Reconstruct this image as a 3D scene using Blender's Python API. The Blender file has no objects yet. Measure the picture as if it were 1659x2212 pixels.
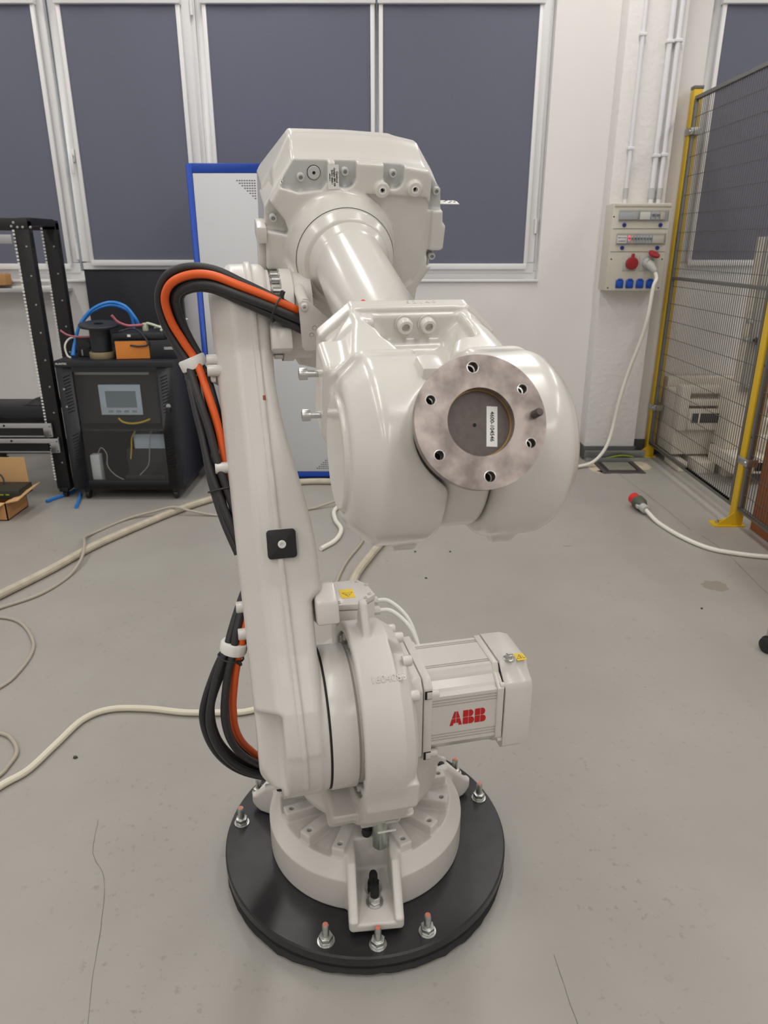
import bpy, bmesh, math, random
import numpy as np
from mathutils import Vector, Matrix

random.seed(7)
sc = bpy.context.scene
COL = sc.collection
R = math.radians

# ------------------------------------------------------------------ camera
cam_d = bpy.data.cameras.new('camera')
cam_d.sensor_fit = 'VERTICAL'
cam_d.sensor_height = 36.0
cam_d.sensor_width = 27.0
cam_d.lens = 1534.0 / 2212.0 * 36.0
cam_d.clip_start = 0.02
cam = bpy.data.objects.new('camera', cam_d)
COL.objects.link(cam)
cam.location = (0.0, 0.0, 1.56)
cam.rotation_euler = (R(90 - 20.5), 0, 0)
cam_d.dof.use_dof = True
cam_d.dof.focus_distance = 1.35
cam_d.dof.aperture_fstop = 9.0
sc.camera = cam

# ------------------------------------------------------------------ world, exposure
wd = bpy.data.worlds.new('world')
sc.world = wd
wd.use_nodes = True
wd.node_tree.nodes['Background'].inputs[0].default_value = (0.75, 0.82, 0.9, 1)
wd.node_tree.nodes['Background'].inputs[1].default_value = 0.35
sc.view_settings.view_transform = 'Standard'
sc.view_settings.look = 'None'
sc.view_settings.gamma = 1.0
sc.view_settings.use_curve_mapping = False
sc.view_settings.exposure = 0.0
try:
    sc.cycles.use_denoising = True
    sc.cycles.use_adaptive_sampling = True
    sc.cycles.adaptive_threshold = .1
    sc.cycles.max_bounces = 6
    sc.cycles.diffuse_bounces = 3
    sc.cycles.glossy_bounces = 3
    sc.cycles.transmission_bounces = 3
    sc.cycles.transparent_max_bounces = 6
    sc.cycles.caustics_reflective = False
    sc.cycles.caustics_refractive = False
    sc.cycles.sample_clamp_indirect = 6.0
except Exception:
    pass
LAMP_POWER = 10.4     # emission of the ceiling lamp diffusers

# ------------------------------------------------------------------ materials
def lin(c):
    return tuple((v / 255 / 12.92) if v / 255 <= .04045 else ((v / 255 + .055) / 1.055) ** 2.4 for v in c)

def mat(name, rgb, rough=.5, metal=0.0, bump=None, vary=None, coat=0.0, spec=.5, emit=None, alpha=None, trans=0.0):
    m = bpy.data.materials.new(name)
    m.use_nodes = True
    nt = m.node_tree
    b = nt.nodes['Principled BSDF']
    col = lin(rgb) + (1,)
    b.inputs['Base Color'].default_value = col
    b.inputs['Roughness'].default_value = rough
    b.inputs['Metallic'].default_value = metal
    b.inputs['Specular IOR Level'].default_value = spec
    b.inputs['Coat Weight'].default_value = coat
    b.inputs['Coat Roughness'].default_value = .15
    if trans:
        b.inputs['Transmission Weight'].default_value = trans
        b.inputs['IOR'].default_value = 1.45
    if alpha is not None:
        b.inputs['Alpha'].default_value = alpha
    if emit:
        b.inputs['Emission Color'].default_value = lin(emit[0]) + (1,)
        b.inputs['Emission Strength'].default_value = emit[1]
    tc = None
    if bump or vary:
        tc = nt.nodes.new('ShaderNodeTexCoord')
    if bump:
        n = nt.nodes.new('ShaderNodeTexNoise')
        n.inputs['Scale'].default_value = bump[0]
        n.inputs['Detail'].default_value = 2.0
        nt.links.new(tc.outputs['Object'], n.inputs['Vector'])
        bp = nt.nodes.new('ShaderNodeBump')
        bp.inputs['Strength'].default_value = bump[1]
        bp.inputs['Distance'].default_value = bump[2]
        nt.links.new(n.outputs['Fac'], bp.inputs['Height'])
        nt.links.new(bp.outputs['Normal'], b.inputs['Normal'])
    if vary:
        n2 = nt.nodes.new('ShaderNodeTexNoise')
        n2.inputs['Scale'].default_value = vary[0]
        n2.inputs['Detail'].default_value = 5.0
        nt.links.new(tc.outputs['Object'], n2.inputs['Vector'])
        rp = nt.nodes.new('ShaderNodeValToRGB')
        rp.color_ramp.elements[0].position = .35
        rp.color_ramp.elements[1].position = .65
        d = vary[1]
        rp.color_ramp.elements[0].color = tuple(c * (1 - d) for c in col[:3]) + (1,)
        rp.color_ramp.elements[1].color = tuple(min(1, c * (1 + d)) for c in col[:3]) + (1,)
        nt.links.new(n2.outputs['Fac'], rp.inputs['Fac'])
        nt.links.new(rp.outputs['Color'], b.inputs['Base Color'])
    return m

def glass_mat(name, tint, amount):
    # thin clear sheet: mostly see-through with a mirror-like share
    m = bpy.data.materials.new(name)
    m.use_nodes = True
    nt = m.node_tree
    for n in list(nt.nodes):
        nt.nodes.remove(n)
    out = nt.nodes.new('ShaderNodeOutputMaterial')
    tr = nt.nodes.new('ShaderNodeBsdfTransparent')
    tr.inputs[0].default_value = lin(tint) + (1,)
    gl = nt.nodes.new('ShaderNodeBsdfGlossy')
    gl.inputs['Roughness'].default_value = .04
    mx = nt.nodes.new('ShaderNodeMixShader')
    mx.inputs[0].default_value = amount
    nt.links.new(tr.outputs[0], mx.inputs[1])
    nt.links.new(gl.outputs[0], mx.inputs[2])
    nt.links.new(mx.outputs[0], out.inputs[0])
    return m

M = {}
PAINT = (215, 211, 206)
M['paint'] = mat('robot_paint', PAINT, .34, bump=(260, .12, .001), coat=.35)
M['paint_cast'] = mat('robot_paint_cast', PAINT, .40, bump=(230, .32, .0012), coat=.2)
M['paint_gloss'] = mat('robot_paint_gloss', (217, 214, 209), .24, bump=(190, .10, .001), coat=.5)
M['paint_grey'] = mat('robot_recess_grey', (196, 198, 196), .45)
M['seam'] = mat('dark_seam', (20, 20, 20), .7)
M['steel'] = mat('bright_steel', (200, 200, 198), .28, 1.0)
M['zinc'] = mat('zinc_plated', (196, 200, 196), .33, 1.0, vary=(60, .12))
M['zincpipe'] = mat('zinc_pipe', (196, 206, 198), .34, 1.0, vary=(30, .15))
M['flange'] = mat('machined_flange', (160, 150, 146), .42, .85, bump=(300, .08, .0004), vary=(34, .34))
M['flangedark'] = mat('dark_machined_disc', (98, 90, 88), .45, .5, bump=(600, .08, .0003), vary=(120, .08))
M['brass'] = mat('brass_ring', (170, 140, 90), .35, .9)
M['hole'] = mat('dark_hole', (12, 12, 12), .8)
M['black'] = mat('black_rubber', (34, 34, 35), .5, bump=(300, .1, .0005))
M['cableblack'] = mat('black_cable', (44, 44, 46), .48)
M['orange'] = mat('orange_cable', (232, 96, 32), .42)
M['plate'] = mat('black_steel_plate', (52, 52, 54), .33, .35, bump=(35, .08, .002), vary=(9, .25))
M['film'] = mat('black_film', (20, 20, 21), .6)
M['white'] = mat('white_plastic', (236, 236, 232), .45)
M['sticker'] = mat('white_sticker', (238, 238, 234), .5)
M['yellow'] = mat('yellow_sticker', (240, 206, 60), .5)
M['red'] = mat('red_print', (196, 22, 28), .5)
M['redcap'] = mat('red_plastic', (222, 40, 36), .42)
M['redplug'] = mat('dull_red_plastic', (160, 40, 42), .5)
M['ink'] = mat('black_ink', (30, 30, 30), .6)
M['nutblack'] = mat('black_nut', (36, 36, 38), .45, .4)
M['copper'] = mat('red_paint_mark', (214, 120, 96), .6)
M['rust'] = mat('rust_chip', (150, 84, 66), .8)
M['wall'] = mat('white_wall', (240, 237, 235), .85, bump=(14, .25, .004), vary=(1.2, .02))
M['wallrough'] = mat('rough_white_plaster', (240, 237, 235), .85, bump=(30, .5, .008))
M['ceil'] = mat('white_ceiling', (226, 226, 224), .9)
M['dado'] = mat('dark_grey_skirting', (84, 86, 88), .55, bump=(40, .3, .003), vary=(6, .1))
M['frame'] = mat('window_white', (240, 240, 240), .35)
M['blind'] = mat('blind_fabric', (112, 115, 131), .85, bump=(900, .2, .0006), vary=(420, .10), spec=.2)
M['glass'] = glass_mat('window_glass', (235, 242, 246), .12)
M['cabglass'] = glass_mat('cabinet_door_glass', (240, 242, 244), .05)
M['clear'] = glass_mat('clear_lid', (254, 254, 254), .07)
M['cabgrey'] = mat('light_grey_door', (214, 218, 222), .45)
M['cabblue'] = mat('blue_frame', (22, 72, 176), .45)
M['rackblack'] = mat('rack_black', (24, 24, 27), .5)
M['cabblack'] = mat('cabinet_black', (34, 36, 42), .45)
M['cabin'] = mat('cabinet_inside', (44, 44, 46), .6)
M['board'] = mat('black_board', (28, 29, 38), .6)
M['card'] = mat('cardboard', (196, 146, 96), .85, vary=(14, .06))
M['cardin'] = mat('cardboard_inside', (214, 172, 122), .85)
M['bluehose'] = mat('blue_hose', (44, 136, 226), .35)
M['bluepl'] = mat('blue_plastic', (24, 78, 176), .4)
M['knob'] = mat('dark_blue_knob', (34, 48, 140), .4)
M['boxgrey'] = mat('distribution_grey', (212, 207, 193), .5)
M['boxside'] = mat('distribution_side', (200, 196, 178), .5)
M['breaker'] = mat('breaker_grey', (190, 196, 200), .5)
M['breakerm'] = mat('breaker_bay_grey', (172, 176, 178), .5)
M['breakerd'] = mat('breaker_dark', (110, 116, 122), .5)
M['led'] = mat('red_indicator', (255, 60, 80), .4, emit=((255, 50, 80), 3.0))
M['cream'] = mat('cream_cable', (226, 220, 200), .5)
M['thickcable'] = mat('beige_cable', (196, 188, 168), .55, vary=(20, .08))
M['thincable'] = mat('grey_cable', (180, 172, 158), .55)
M['whitecable'] = mat('white_cable', (238, 236, 226), .45)
M['fyellow'] = mat('fence_yellow', (228, 188, 34), .45)
M['fgrey'] = mat('fence_grey', (112, 110, 106), .45, .2)
M['wire'] = mat('fence_wire', (96, 92, 90), .5, .2)
M['conduit'] = mat('conduit_white', (236, 236, 240), .4)
M['conduitg'] = mat('conduit_grey', (196, 196, 196), .45)
M['machine'] = mat('machine_cream', (238, 231, 216), .5)
M['machineg'] = mat('machine_grey', (176, 174, 166), .5)
M['wood'] = mat('brown_board', (176, 104, 56), .55, vary=(3, .12))
M['hatchd'] = mat('hatch_frame', (86, 82, 82), .5, .3)
M['hatchm'] = mat('hatch_lid', (150, 146, 134), .5, .3, vary=(10, .1))
M['patch'] = mat('mortar', (208, 196, 172), .9, bump=(60, .6, .01), vary=(9, .15))
M['tray'] = mat('galvanised_tray', (176, 178, 178), .4, .8)
M['greenyel'] = mat('green_yellow_wire', (132, 156, 40), .5)
M['plugdark'] = mat('plug_dark_green', (84, 88, 76), .5)
M['pluggrey'] = mat('plug_grey', (188, 188, 184), .5)
M['screen'] = mat('panel_screen', (140, 152, 158), .3)
M['panel'] = mat('panel_bezel', (214, 228, 238), .4)
M['yelcable'] = mat('yellow_patch_cable', (226, 186, 40), .5)
M['olive'] = mat('tape_tan', (150, 136, 106), .6)
M['palegreen'] = mat('pale_green_plastic', (206, 216, 186), .5)
M['switch'] = mat('switch_dark', (44, 46, 40), .5)
M['lime'] = mat('lime_ports', (170, 178, 40), .5)
M['silver'] = mat('silver_frame', (176, 178, 180), .4, .4)
M['lamp'] = mat('lamp_diffuser', (255, 255, 255), .5, emit=((255, 251, 246), LAMP_POWER))
M['lampbody'] = mat('lamp_body', (235, 235, 235), .5)
M['pink'] = mat('pink_wire', (190, 110, 120), .5)
M['debris'] = mat('floor_debris', (70, 66, 60), .8)
M['crack'] = mat('floor_crack', (128, 124, 117), .9)
M['stain'] = mat('floor_stain', (146, 140, 130), .6)

def floor_material():
    m = bpy.data.materials.new('grey_floor_paint')
    m.use_nodes = True
    nt = m.node_tree
    b = nt.nodes['Principled BSDF']
    tc = nt.nodes.new('ShaderNodeTexCoord')
    def noise(scale, detail, rough=.5):
        n = nt.nodes.new('ShaderNodeTexNoise')
        n.inputs['Scale'].default_value = scale
        n.inputs['Detail'].default_value = detail
        n.inputs['Roughness'].default_value = rough
        nt.links.new(tc.outputs['Object'], n.inputs['Vector'])
        return n
    def ramp(src, p0, c0, p1, c1):
        r = nt.nodes.new('ShaderNodeValToRGB')
        r.color_ramp.elements[0].position = p0
        r.color_ramp.elements[1].position = p1
        r.color_ramp.elements[0].color = c0
        r.color_ramp.elements[1].color = c1
        nt.links.new(src.outputs['Fac'], r.inputs['Fac'])
        return r
    base = ramp(noise(1.1, 6, .6), .3, lin((159, 155, 150)) + (1,), .7, lin((171, 168, 162)) + (1,))
    spk = ramp(noise(38, 4, .6), .60, (1, 1, 1, 1), .70, (.55, .53, .50, 1))
    msk = ramp(noise(2.3, 3, .5), .42, (0, 0, 0, 1), .64, (1, 1, 1, 1))
    mix0 = nt.nodes.new('ShaderNodeMixRGB')
    mix0.blend_type = 'MIX'
    mix0.inputs[1].default_value = (1, 1, 1, 1)
    nt.links.new(msk.outputs['Color'], mix0.inputs[0])
    nt.links.new(spk.outputs['Color'], mix0.inputs[2])
    mul = nt.nodes.new('ShaderNodeMixRGB')
    mul.blend_type = 'MULTIPLY'
    mul.inputs[0].default_value = .55
    nt.links.new(base.outputs['Color'], mul.inputs[1])
    nt.links.new(mix0.outputs['Color'], mul.inputs[2])
    nt.links.new(mul.outputs['Color'], b.inputs['Base Color'])
    rr = ramp(noise(3.0, 4), .3, (.36, .36, .36, 1), .7, (.5, .5, .5, 1))
    nt.links.new(rr.outputs['Color'], b.inputs['Roughness'])
    bp = nt.nodes.new('ShaderNodeBump')
    bp.inputs['Strength'].default_value = .12
    bp.inputs['Distance'].default_value = .003
    nt.links.new(noise(9, 5).outputs['Fac'], bp.inputs['Height'])
    nt.links.new(bp.outputs['Normal'], b.inputs['Normal'])
    return m
M['floor'] = floor_material()

# ------------------------------------------------------------------ mesh helpers
def link(name, me, material, parent=None, matrix=None):
    o = bpy.data.objects.new(name, me)
    COL.objects.link(o)
    if material is not None:
        me.materials.clear()
        me.materials.append(M[material] if isinstance(material, str) else material)
    if parent is not None:
        o.parent = parent
    if matrix is not None:
        o.matrix_basis = matrix
    return o

def tag(o, label=None, cat=None, group=None, kind=None):
    if label: o['label'] = label
    if cat: o['category'] = cat
    if group: o['group'] = group
    if kind: o['kind'] = kind
    return o

def thing(name, label, cat, loc=(0, 0, 0), rz=0.0, group=None):
    o = bpy.data.objects.new(name, None)
    o.empty_display_size = .1
    COL.objects.link(o)
    o.location = loc
    o.rotation_euler = (0, 0, rz)
    return tag(o, label, cat, group)

def copy_tree(o, parent=None):
    c = o.copy()
    COL.objects.link(c)
    c.parent = parent
    for ch in list(o.children):
        copy_tree(ch, c)
    return c

def basis_from(d, up=(0, 0, 1)):
    d = Vector(d).normalized()
    u = Vector(up)
    if abs(d.dot(u)) > .98:
        u = Vector((1, 0, 0))
    s = d.cross(u).normalized()
    t = s.cross(d).normalized()
    return s, t, d      # right, up, forward

class MB:
    """collects simple solids and makes ONE mesh from them"""
    def __init__(self):
        self.v = []
        self.f = []
    def add(self, vs, fs):
        n = len(self.v)
        self.v += [tuple(p) for p in vs]
        self.f += [tuple(i + n for i in f) for f in fs]
        return self
    def box(self, lo, hi, mtx=None):
        x0, y0, z0 = lo
        x1, y1, z1 = hi
        vs = [(x0, y0, z0), (x1, y0, z0), (x1, y1, z0), (x0, y1, z0), (x0, y0, z1), (x1, y0, z1), (x1, y1, z1), (x0, y1, z1)]
        if mtx is not None:
            vs = [tuple(mtx @ Vector(p)) for p in vs]
        return self.add(vs, [(0, 3, 2, 1), (4, 5, 6, 7), (0, 1, 5, 4), (1, 2, 6, 5), (2, 3, 7, 6), (3, 0, 4, 7)])
    def cyl(self, p0, p1, r, n=24, r1=None, cap=True):
        p0, p1 = Vector(p0), Vector(p1)
        if r1 is None: r1 = r
        s, t, d = basis_from(p1 - p0)
        vs = []
        for p, q in ((p0, r), (p1, r1)):
            for i in range(n):
                a = 2 * math.pi * i / n
                vs.append(p + s * (q * math.cos(a)) + t * (q * math.sin(a)))
        fs = [(i, (i + 1) % n, n + (i + 1) % n, n + i) for i in range(n)]
        if cap:
            fs += [tuple(range(n - 1, -1, -1)), tuple(range(n, 2 * n))]
        return self.add(vs, fs)
    def lathe(self, prof, p0=(0, 0, 0), d=(0, 0, 1), n=32, up=(0, 0, 1)):
        """prof: list of (radius, height) along d from p0; closed at both ends when radius > 0"""
        p0 = Vector(p0)
        s, t, d = basis_from(d, up)
        vs, fs, rows = [], [], []
        for r, h in prof:
            if r < 1e-6:
                rows.append([len(vs)])
                vs.append(p0 + d * h)
            else:
                rows.append(list(range(len(vs), len(vs) + n)))
                for i in range(n):
                    a = 2 * math.pi * i / n
                    vs.append(p0 + d * h + s * (r * math.cos(a)) + t * (r * math.sin(a)))
        for a, b in zip(rows[:-1], rows[1:]):
            for i in range(n):
                j = (i + 1) % n
                if len(a) == 1 and len(b) == 1: continue
                if len(a) == 1: fs.append((a[0], b[j], b[i]))
                elif len(b) == 1: fs.append((a[i], a[j], b[0]))
                else: fs.append((a[i], a[j], b[j], b[i]))
        if len(rows[0]) > 1 and len(rows[-1]) > 1 and prof[0] != prof[-1]:      # a ring: close the section
            for i in range(n):
                j = (i + 1) % n
                fs.append((rows[-1][i], rows[-1][j], rows[0][j], rows[0][i]))
        return self.add(vs, fs)
    def prism(self, poly, fn0, fn1):
        """poly: 2-D points; fn0 / fn1 map (u, v) to the two end faces"""
        n = len(poly)
        vs = [fn0(u, v) for u, v in poly] + [fn1(u, v) for u, v in poly]
        fs = [(i, (i + 1) % n, n + (i + 1) % n, n + i) for i in range(n)]
        fs += [tuple(range(n - 1, -1, -1)), tuple(range(n, 2 * n))]
        return self.add(vs, fs)
    def tube(self, pts, r, n=10, cap=True, closed=False):
        pts = [Vector(p) for p in pts]
        m = len(pts)
        rs = r if isinstance(r, (list, tuple)) else [r] * m
        tang = []
        for i in range(m):
            a = pts[(i - 1) % m] if (closed or i > 0) else pts[i]
            b = pts[(i + 1) % m] if (closed or i < m - 1) else pts[i]
            tang.append((b - a).normalized())
        s, t, _ = basis_from(tang[0])
        vs = []
        for i in range(m):
            d = tang[i]
            s = (s - d * s.dot(d)).normalized()
            t = d.cross(s)
            for k in range(n):
                a = 2 * math.pi * k / n
                vs.append(pts[i] + s * (rs[i] * math.cos(a)) + t * (rs[i] * math.sin(a)))
        fs = []
        for i in range(m if closed else m - 1):
            j = (i + 1) % m
            for k in range(n):
                l = (k + 1) % n
                fs.append((i * n + k, i * n + l, j * n + l, j * n + k))
        if cap and not closed:
            fs += [tuple(range(n - 1, -1, -1)), tuple(range((m - 1) * n, m * n))]
        return self.add(vs, fs)
    def mesh(self, name, smooth=35, bevel=0.0, segs=2):
        me = bpy.data.meshes.new(name)
        me.from_pydata(self.v, [], self.f)
        bm = bmesh.new()
        bm.from_mesh(me)
        bmesh.ops.remove_doubles(bm, verts=bm.verts, dist=1e-6)
        bmesh.ops.recalc_face_normals(bm, faces=bm.faces)
        if bevel > 0:
            es = [e for e in bm.edges if len(e.link_faces) == 2 and e.calc_face_angle(0) > R(30)]
            bmesh.ops.bevel(bm, geom=es, offset=bevel, segments=segs, profile=.5, affect='EDGES', clamp_overlap=True)
        bm.to_mesh(me)
        bm.free()
        if smooth:
            me.polygons.foreach_set('use_smooth', [True] * len(me.polygons))
            me.set_sharp_from_angle(angle=R(smooth))
        return me
    def build(self, name, material, parent=None, matrix=None, smooth=35, bevel=0.0, segs=2):
        return link(name, self.mesh(name, smooth, bevel, segs), material, parent, matrix)

def catmull(pts, per=8):
    P = [Vector(p) for p in pts]
    P = [P[0] * 2 - P[1]] + P + [P[-1] * 2 - P[-2]]
    out = []
    for i in range(1, len(P) - 2):
        p0, p1, p2, p3 = P[i - 1:i + 3]
        for k in range(per):
            t = k / per
            out.append(.5 * ((2 * p1) + (p2 - p0) * t + (2 * p0 - 5 * p1 + 4 * p2 - p3) * t * t + (3 * p1 - p0 - 3 * p2 + p3) * t ** 3))
    out.append(P[-2])
    return out

def text_mesh(body, size, depth=.0003, offset=0.0, align='CENTER'):
    cu = bpy.data.curves.new('lettering', 'FONT')
    cu.body = body
    cu.size = size
    cu.extrude = depth
    cu.offset = offset
    cu.align_x = align
    cu.align_y = 'CENTER'
    cu.resolution_u = 3
    ob = bpy.data.objects.new('lettering', cu)
    COL.objects.link(ob)
    dg = bpy.context.evaluated_depsgraph_get()
    me = bpy.data.meshes.new_from_object(ob.evaluated_get(dg))
    bpy.data.objects.remove(ob)
    bpy.data.curves.remove(cu)
    return me

def paint_faces(o, material, pick):
    me = o.data
    me.materials.append(M[material])
    c = np.empty(len(me.polygons) * 3, np.float32)
    me.polygons.foreach_get('center', c)
    c = c.reshape(-1, 3)
    k = pick(c[:, 0], c[:, 1], c[:, 2])
    me.polygons.foreach_set('material_index', np.where(k, len(me.materials) - 1, 0).astype(np.int32))
    me.update()

def frame_mtx(o, xa, ya):
    xa = Vector(xa).normalized()
    ya = Vector(ya).normalized()
    za = xa.cross(ya)
    m = Matrix.Identity(4)
    for i in range(3):
        m[i][0], m[i][1], m[i][2], m[i][3] = xa[i], ya[i], za[i], o[i]
    return m

# ------------------------------------------------------------------ signed distance casting
def smin(a, b, k):
    h = np.clip(.5 + .5 * (b - a) / k, 0, 1)
    return b + (a - b) * h - k * h * (1 - h)
def smax(a, b, k):
    return -smin(-a, -b, k)
def dbox(X, Y, Z, lo, hi, r=.004):
    q = []
    for A, l, h in ((X, lo[0], hi[0]), (Y, lo[1], hi[1]), (Z, lo[2], hi[2])):
        q.append(np.abs(A - (l + h) / 2) - (h - l) / 2 + r)
    o = np.sqrt(sum(np.maximum(a, 0) ** 2 for a in q))
    return o + np.minimum(np.maximum(np.maximum(q[0], q[1]), q[2]), 0) - r
def dext(d2, W, w0, w1, r=.004):
    a = d2 + r
    b = np.abs(W - (w0 + w1) / 2) - (w1 - w0) / 2 + r
    return np.minimum(np.maximum(a, b), 0) + np.hypot(np.maximum(a, 0), np.maximum(b, 0)) - r
def dpoly(U, V, pts):
    d = np.full(U.shape, 1e9, U.dtype)
    s = np.ones(U.shape, U.dtype)
    n = len(pts)
    for i in range(n):
        ax, ay = pts[i]
        bx, by = pts[i - 1]
        ex, ey = bx - ax, by - ay
        wx, wy = U - ax, V - ay
        t = np.clip((wx * ex + wy * ey) / (ex * ex + ey * ey), 0, 1)
        d = np.minimum(d, (wx - ex * t) ** 2 + (wy - ey * t) ** 2)
        c1, c2, c3 = V >= ay, V < by, ex * wy > ey * wx
        flip = (c1 & c2 & c3) | (~c1 & ~c2 & ~c3)
        s = np.where(flip, -s, s)
    return s * np.sqrt(d)
def dcirc(U, V, cu, cv, r):
    return np.hypot(U - cu, V - cv) - r

def cast(fn, lo, hi, h):
    """surface nets over a signed distance function"""
    ax = [np.arange(lo[i], hi[i] + h, h, dtype=np.float32) for i in range(3)]
    X, Y, Z = np.meshgrid(*ax, indexing='ij')
    nx, ny, nz = X.shape
    # coarse pass: only blocks near the surface are sampled finely
    bl = 5
    cx = [np.arange(0, n_, bl) for n_ in (nx, ny, nz)]
    gx_, gy_, gz_ = np.meshgrid(*[lo[i] + (c_ + bl / 2) * h for i, c_ in enumerate(cx)], indexing='ij')
    Dc = fn(gx_, gy_, gz_)
    near = np.abs(Dc) < bl * h * 1.45
    rep = lambda a: np.repeat(np.repeat(np.repeat(a, bl, 0), bl, 1), bl, 2)[:nx, :ny, :nz]
    D = rep(Dc).astype(np.float32)
    nm = rep(near)
    D[nm] = fn(X[nm], Y[nm], Z[nm]).astype(np.float32)
    S = D < 0
    c = [S[i:nx - 1 + i, j:ny - 1 + j, k:nz - 1 + k] for i in (0, 1) for j in (0, 1) for k in (0, 1)]
    cnt = sum(a.astype(np.int8) for a in c)
    act = (cnt > 0) & (cnt < 8)
    idx = -np.ones(act.shape, np.int64)
    I, J, K = np.nonzero(act)
    idx[I, J, K] = np.arange(len(I))
    acc = np.zeros((len(I), 3))
    num = np.zeros(len(I))
    corners = [(i, j, k) for i in (0, 1) for j in (0, 1) for k in (0, 1)]
    for a in corners:
        for axis in range(3):
            if a[axis]: continue
            b = list(a); b[axis] = 1
            da = D[I + a[0], J + a[1], K + a[2]]
            db = D[I + b[0], J + b[1], K + b[2]]
            cr = (da < 0) != (db < 0)
            t = np.where(cr, da / np.where(cr, da - db, 1), 0)
            p = np.stack([np.full(len(I), float(a[q])) for q in range(3)], 1)
            p[:, axis] += t
            acc[cr] += p[cr]
            num[cr] += 1
    P = acc / num[:, None] + np.stack([I, J, K], 1)
    P = P * h + np.array(lo)
    for _ in range(2):
        e = h * .3
        x, y, z = P.T
        d0 = fn(x, y, z)
        g = np.stack([fn(x + e, y, z) - fn(x - e, y, z), fn(x, y + e, z) - fn(x, y - e, z), fn(x, y, z + e) - fn(x, y, z - e)], 1) / (2 * e)
        g2 = np.maximum((g * g).sum(1), .25)
        P = P - np.clip(d0 / g2, -h * .6, h * .6)[:, None] * g
    quads = []
    for axis in range(3):
        sl0 = [slice(None)] * 3; sl1 = [slice(None)] * 3
        sl0[axis] = slice(0, -1); sl1[axis] = slice(1, None)
        a, b = S[tuple(sl0)], S[tuple(sl1)]
        o1, o2 = [q for q in range(3) if q != axis]
        cr = a != b
        i, j, k = np.nonzero(cr)
        C = np.stack([i, j, k], 1)
        ok = (C[:, o1] > 0) & (C[:, o2] > 0) & (C[:, o1] < act.shape[o1]) & (C[:, o2] < act.shape[o2])
        C = C[ok]
        inside = a[C[:, 0], C[:, 1], C[:, 2]]
        def cell(d1, d2):
            q = C.copy()
            q[:, o1] -= d1
            q[:, o2] -= d2
            return idx[q[:, 0], q[:, 1], q[:, 2]]
        q = np.stack([cell(0, 0), cell(1, 0), cell(1, 1), cell(0, 1)], 1)
        rev = inside if axis != 1 else ~inside
        q[~rev] = q[~rev][:, ::-1]
        quads.append(q)
    Q = np.concatenate(quads)
    me = bpy.data.meshes.new('casting')
    me.vertices.add(len(P))
    me.vertices.foreach_set('co', P.astype(np.float32).ravel())
    me.loops.add(Q.size)
    me.loops.foreach_set('vertex_index', Q.ravel().astype(np.int32))
    me.polygons.add(len(Q))
    me.polygons.foreach_set('loop_start', np.arange(0, Q.size, 4, dtype=np.int32))
    me.polygons.foreach_set('use_smooth', np.ones(len(Q), bool))
    me.update(calc_edges=True)
    me.validate()
    return me

# ================================================================== THE ROOM
def struct(name, mb, material, parent=None, bevel=0.0, matrix=None):
    o = mb.build(name, material, parent, matrix, bevel=bevel)
    if parent is None: o['kind'] = 'structure'
    return o

floor = struct('floor', MB().box((-5, -5, -.1), (6, 6.2, 0)), 'floor')
struct('ceiling', MB().box((-5, -5, 4.2), (6, 6.2, 4.3)), 'ceil')
struct('wall_left', MB().box((-5.1, -5, 0), (-5, 6.2, 4.2)), 'wall')
struct('wall_right', MB().box((6, -5, 0), (6.1, 6.2, 4.2)), 'wall')
struct('wall_front', MB().box((-5, -5.1, 0), (6, -5, 4.2)), 'wall')
# window wall, y = 5.52, with two openings
WY = 5.52
wall = MB()
wall.box((-5, WY, 0), (6, 5.9, 1.33))
wall.box((-5, WY, 3.35), (6, 5.9, 4.2))
wall.box((-5, WY, 1.33), (-4.3, 5.9, 3.35))
wall.box((1.135, WY, 1.33), (2.16, 5.9, 3.35))
wall.box((4.6, WY, 1.33), (6, 5.9, 3.35))
struct('wall_back', wall, 'wall')
struct('wall_pillar', MB().box((1.56, 5.36, 0), (1.945, WY, 4.2)), 'wallrough', bevel=.006)
struct('baseboard_back', MB().box((-5, WY - .012, 0), (1.56, WY, .12)).box((1.945, WY - .012, 0), (6, WY, .12)), 'dado')
struct('baseboard_pillar', MB().box((1.552, 5.345, 0), (1.953, WY - .012, .105)), 'dado', bevel=.003)

# cracks and stains belong to the floor
def ribbon(name, pts, w, material, z=.0006):
    mb = MB()
    pts = catmull([(x, y, z) for x, y in pts], 5)
    vs, fs = [], []
    for i, p in enumerate(pts):
        a = pts[max(0, i - 1)]; b = pts[min(len(pts) - 1, i + 1)]
        d = (b - a).normalized()
        n = Vector((-d.y, d.x, 0))
        ww = w * (.6 + .8 * random.random())
        j = n * random.uniform(-w, w)
        vs += [p + n * ww + j, p - n * ww + j]
    for i in range(len(pts) - 1):
        fs.append((2 * i, 2 * i + 1, 2 * i + 3, 2 * i + 2))
    mb.add(vs, fs)
    return mb.build(name, material, floor)
ribbon('floor_crack', [(1.72, 4.98), (1.74, 4.75), (1.77, 4.45), (1.79, 4.15), (1.80, 3.86)], .0018, 'crack')
ribbon('floor_crack', [(1.83, 3.78), (1.86, 3.55), (1.85, 3.3), (1.84, 3.1), (1.86, 2.9)], .0018, 'crack')
ribbon('floor_crack', [(-.83, 1.62), (-.80, 1.50), (-.74, 1.42), (-.70, 1.30), (-.665, 1.15), (-.63, 1.02), (-.62, .9)], .0008, 'crack')
ribbon('floor_crack', [(.40, 1.20), (.41, 1.08), (.425, .95), (.43, .80)], .0007, 'crack')
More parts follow.
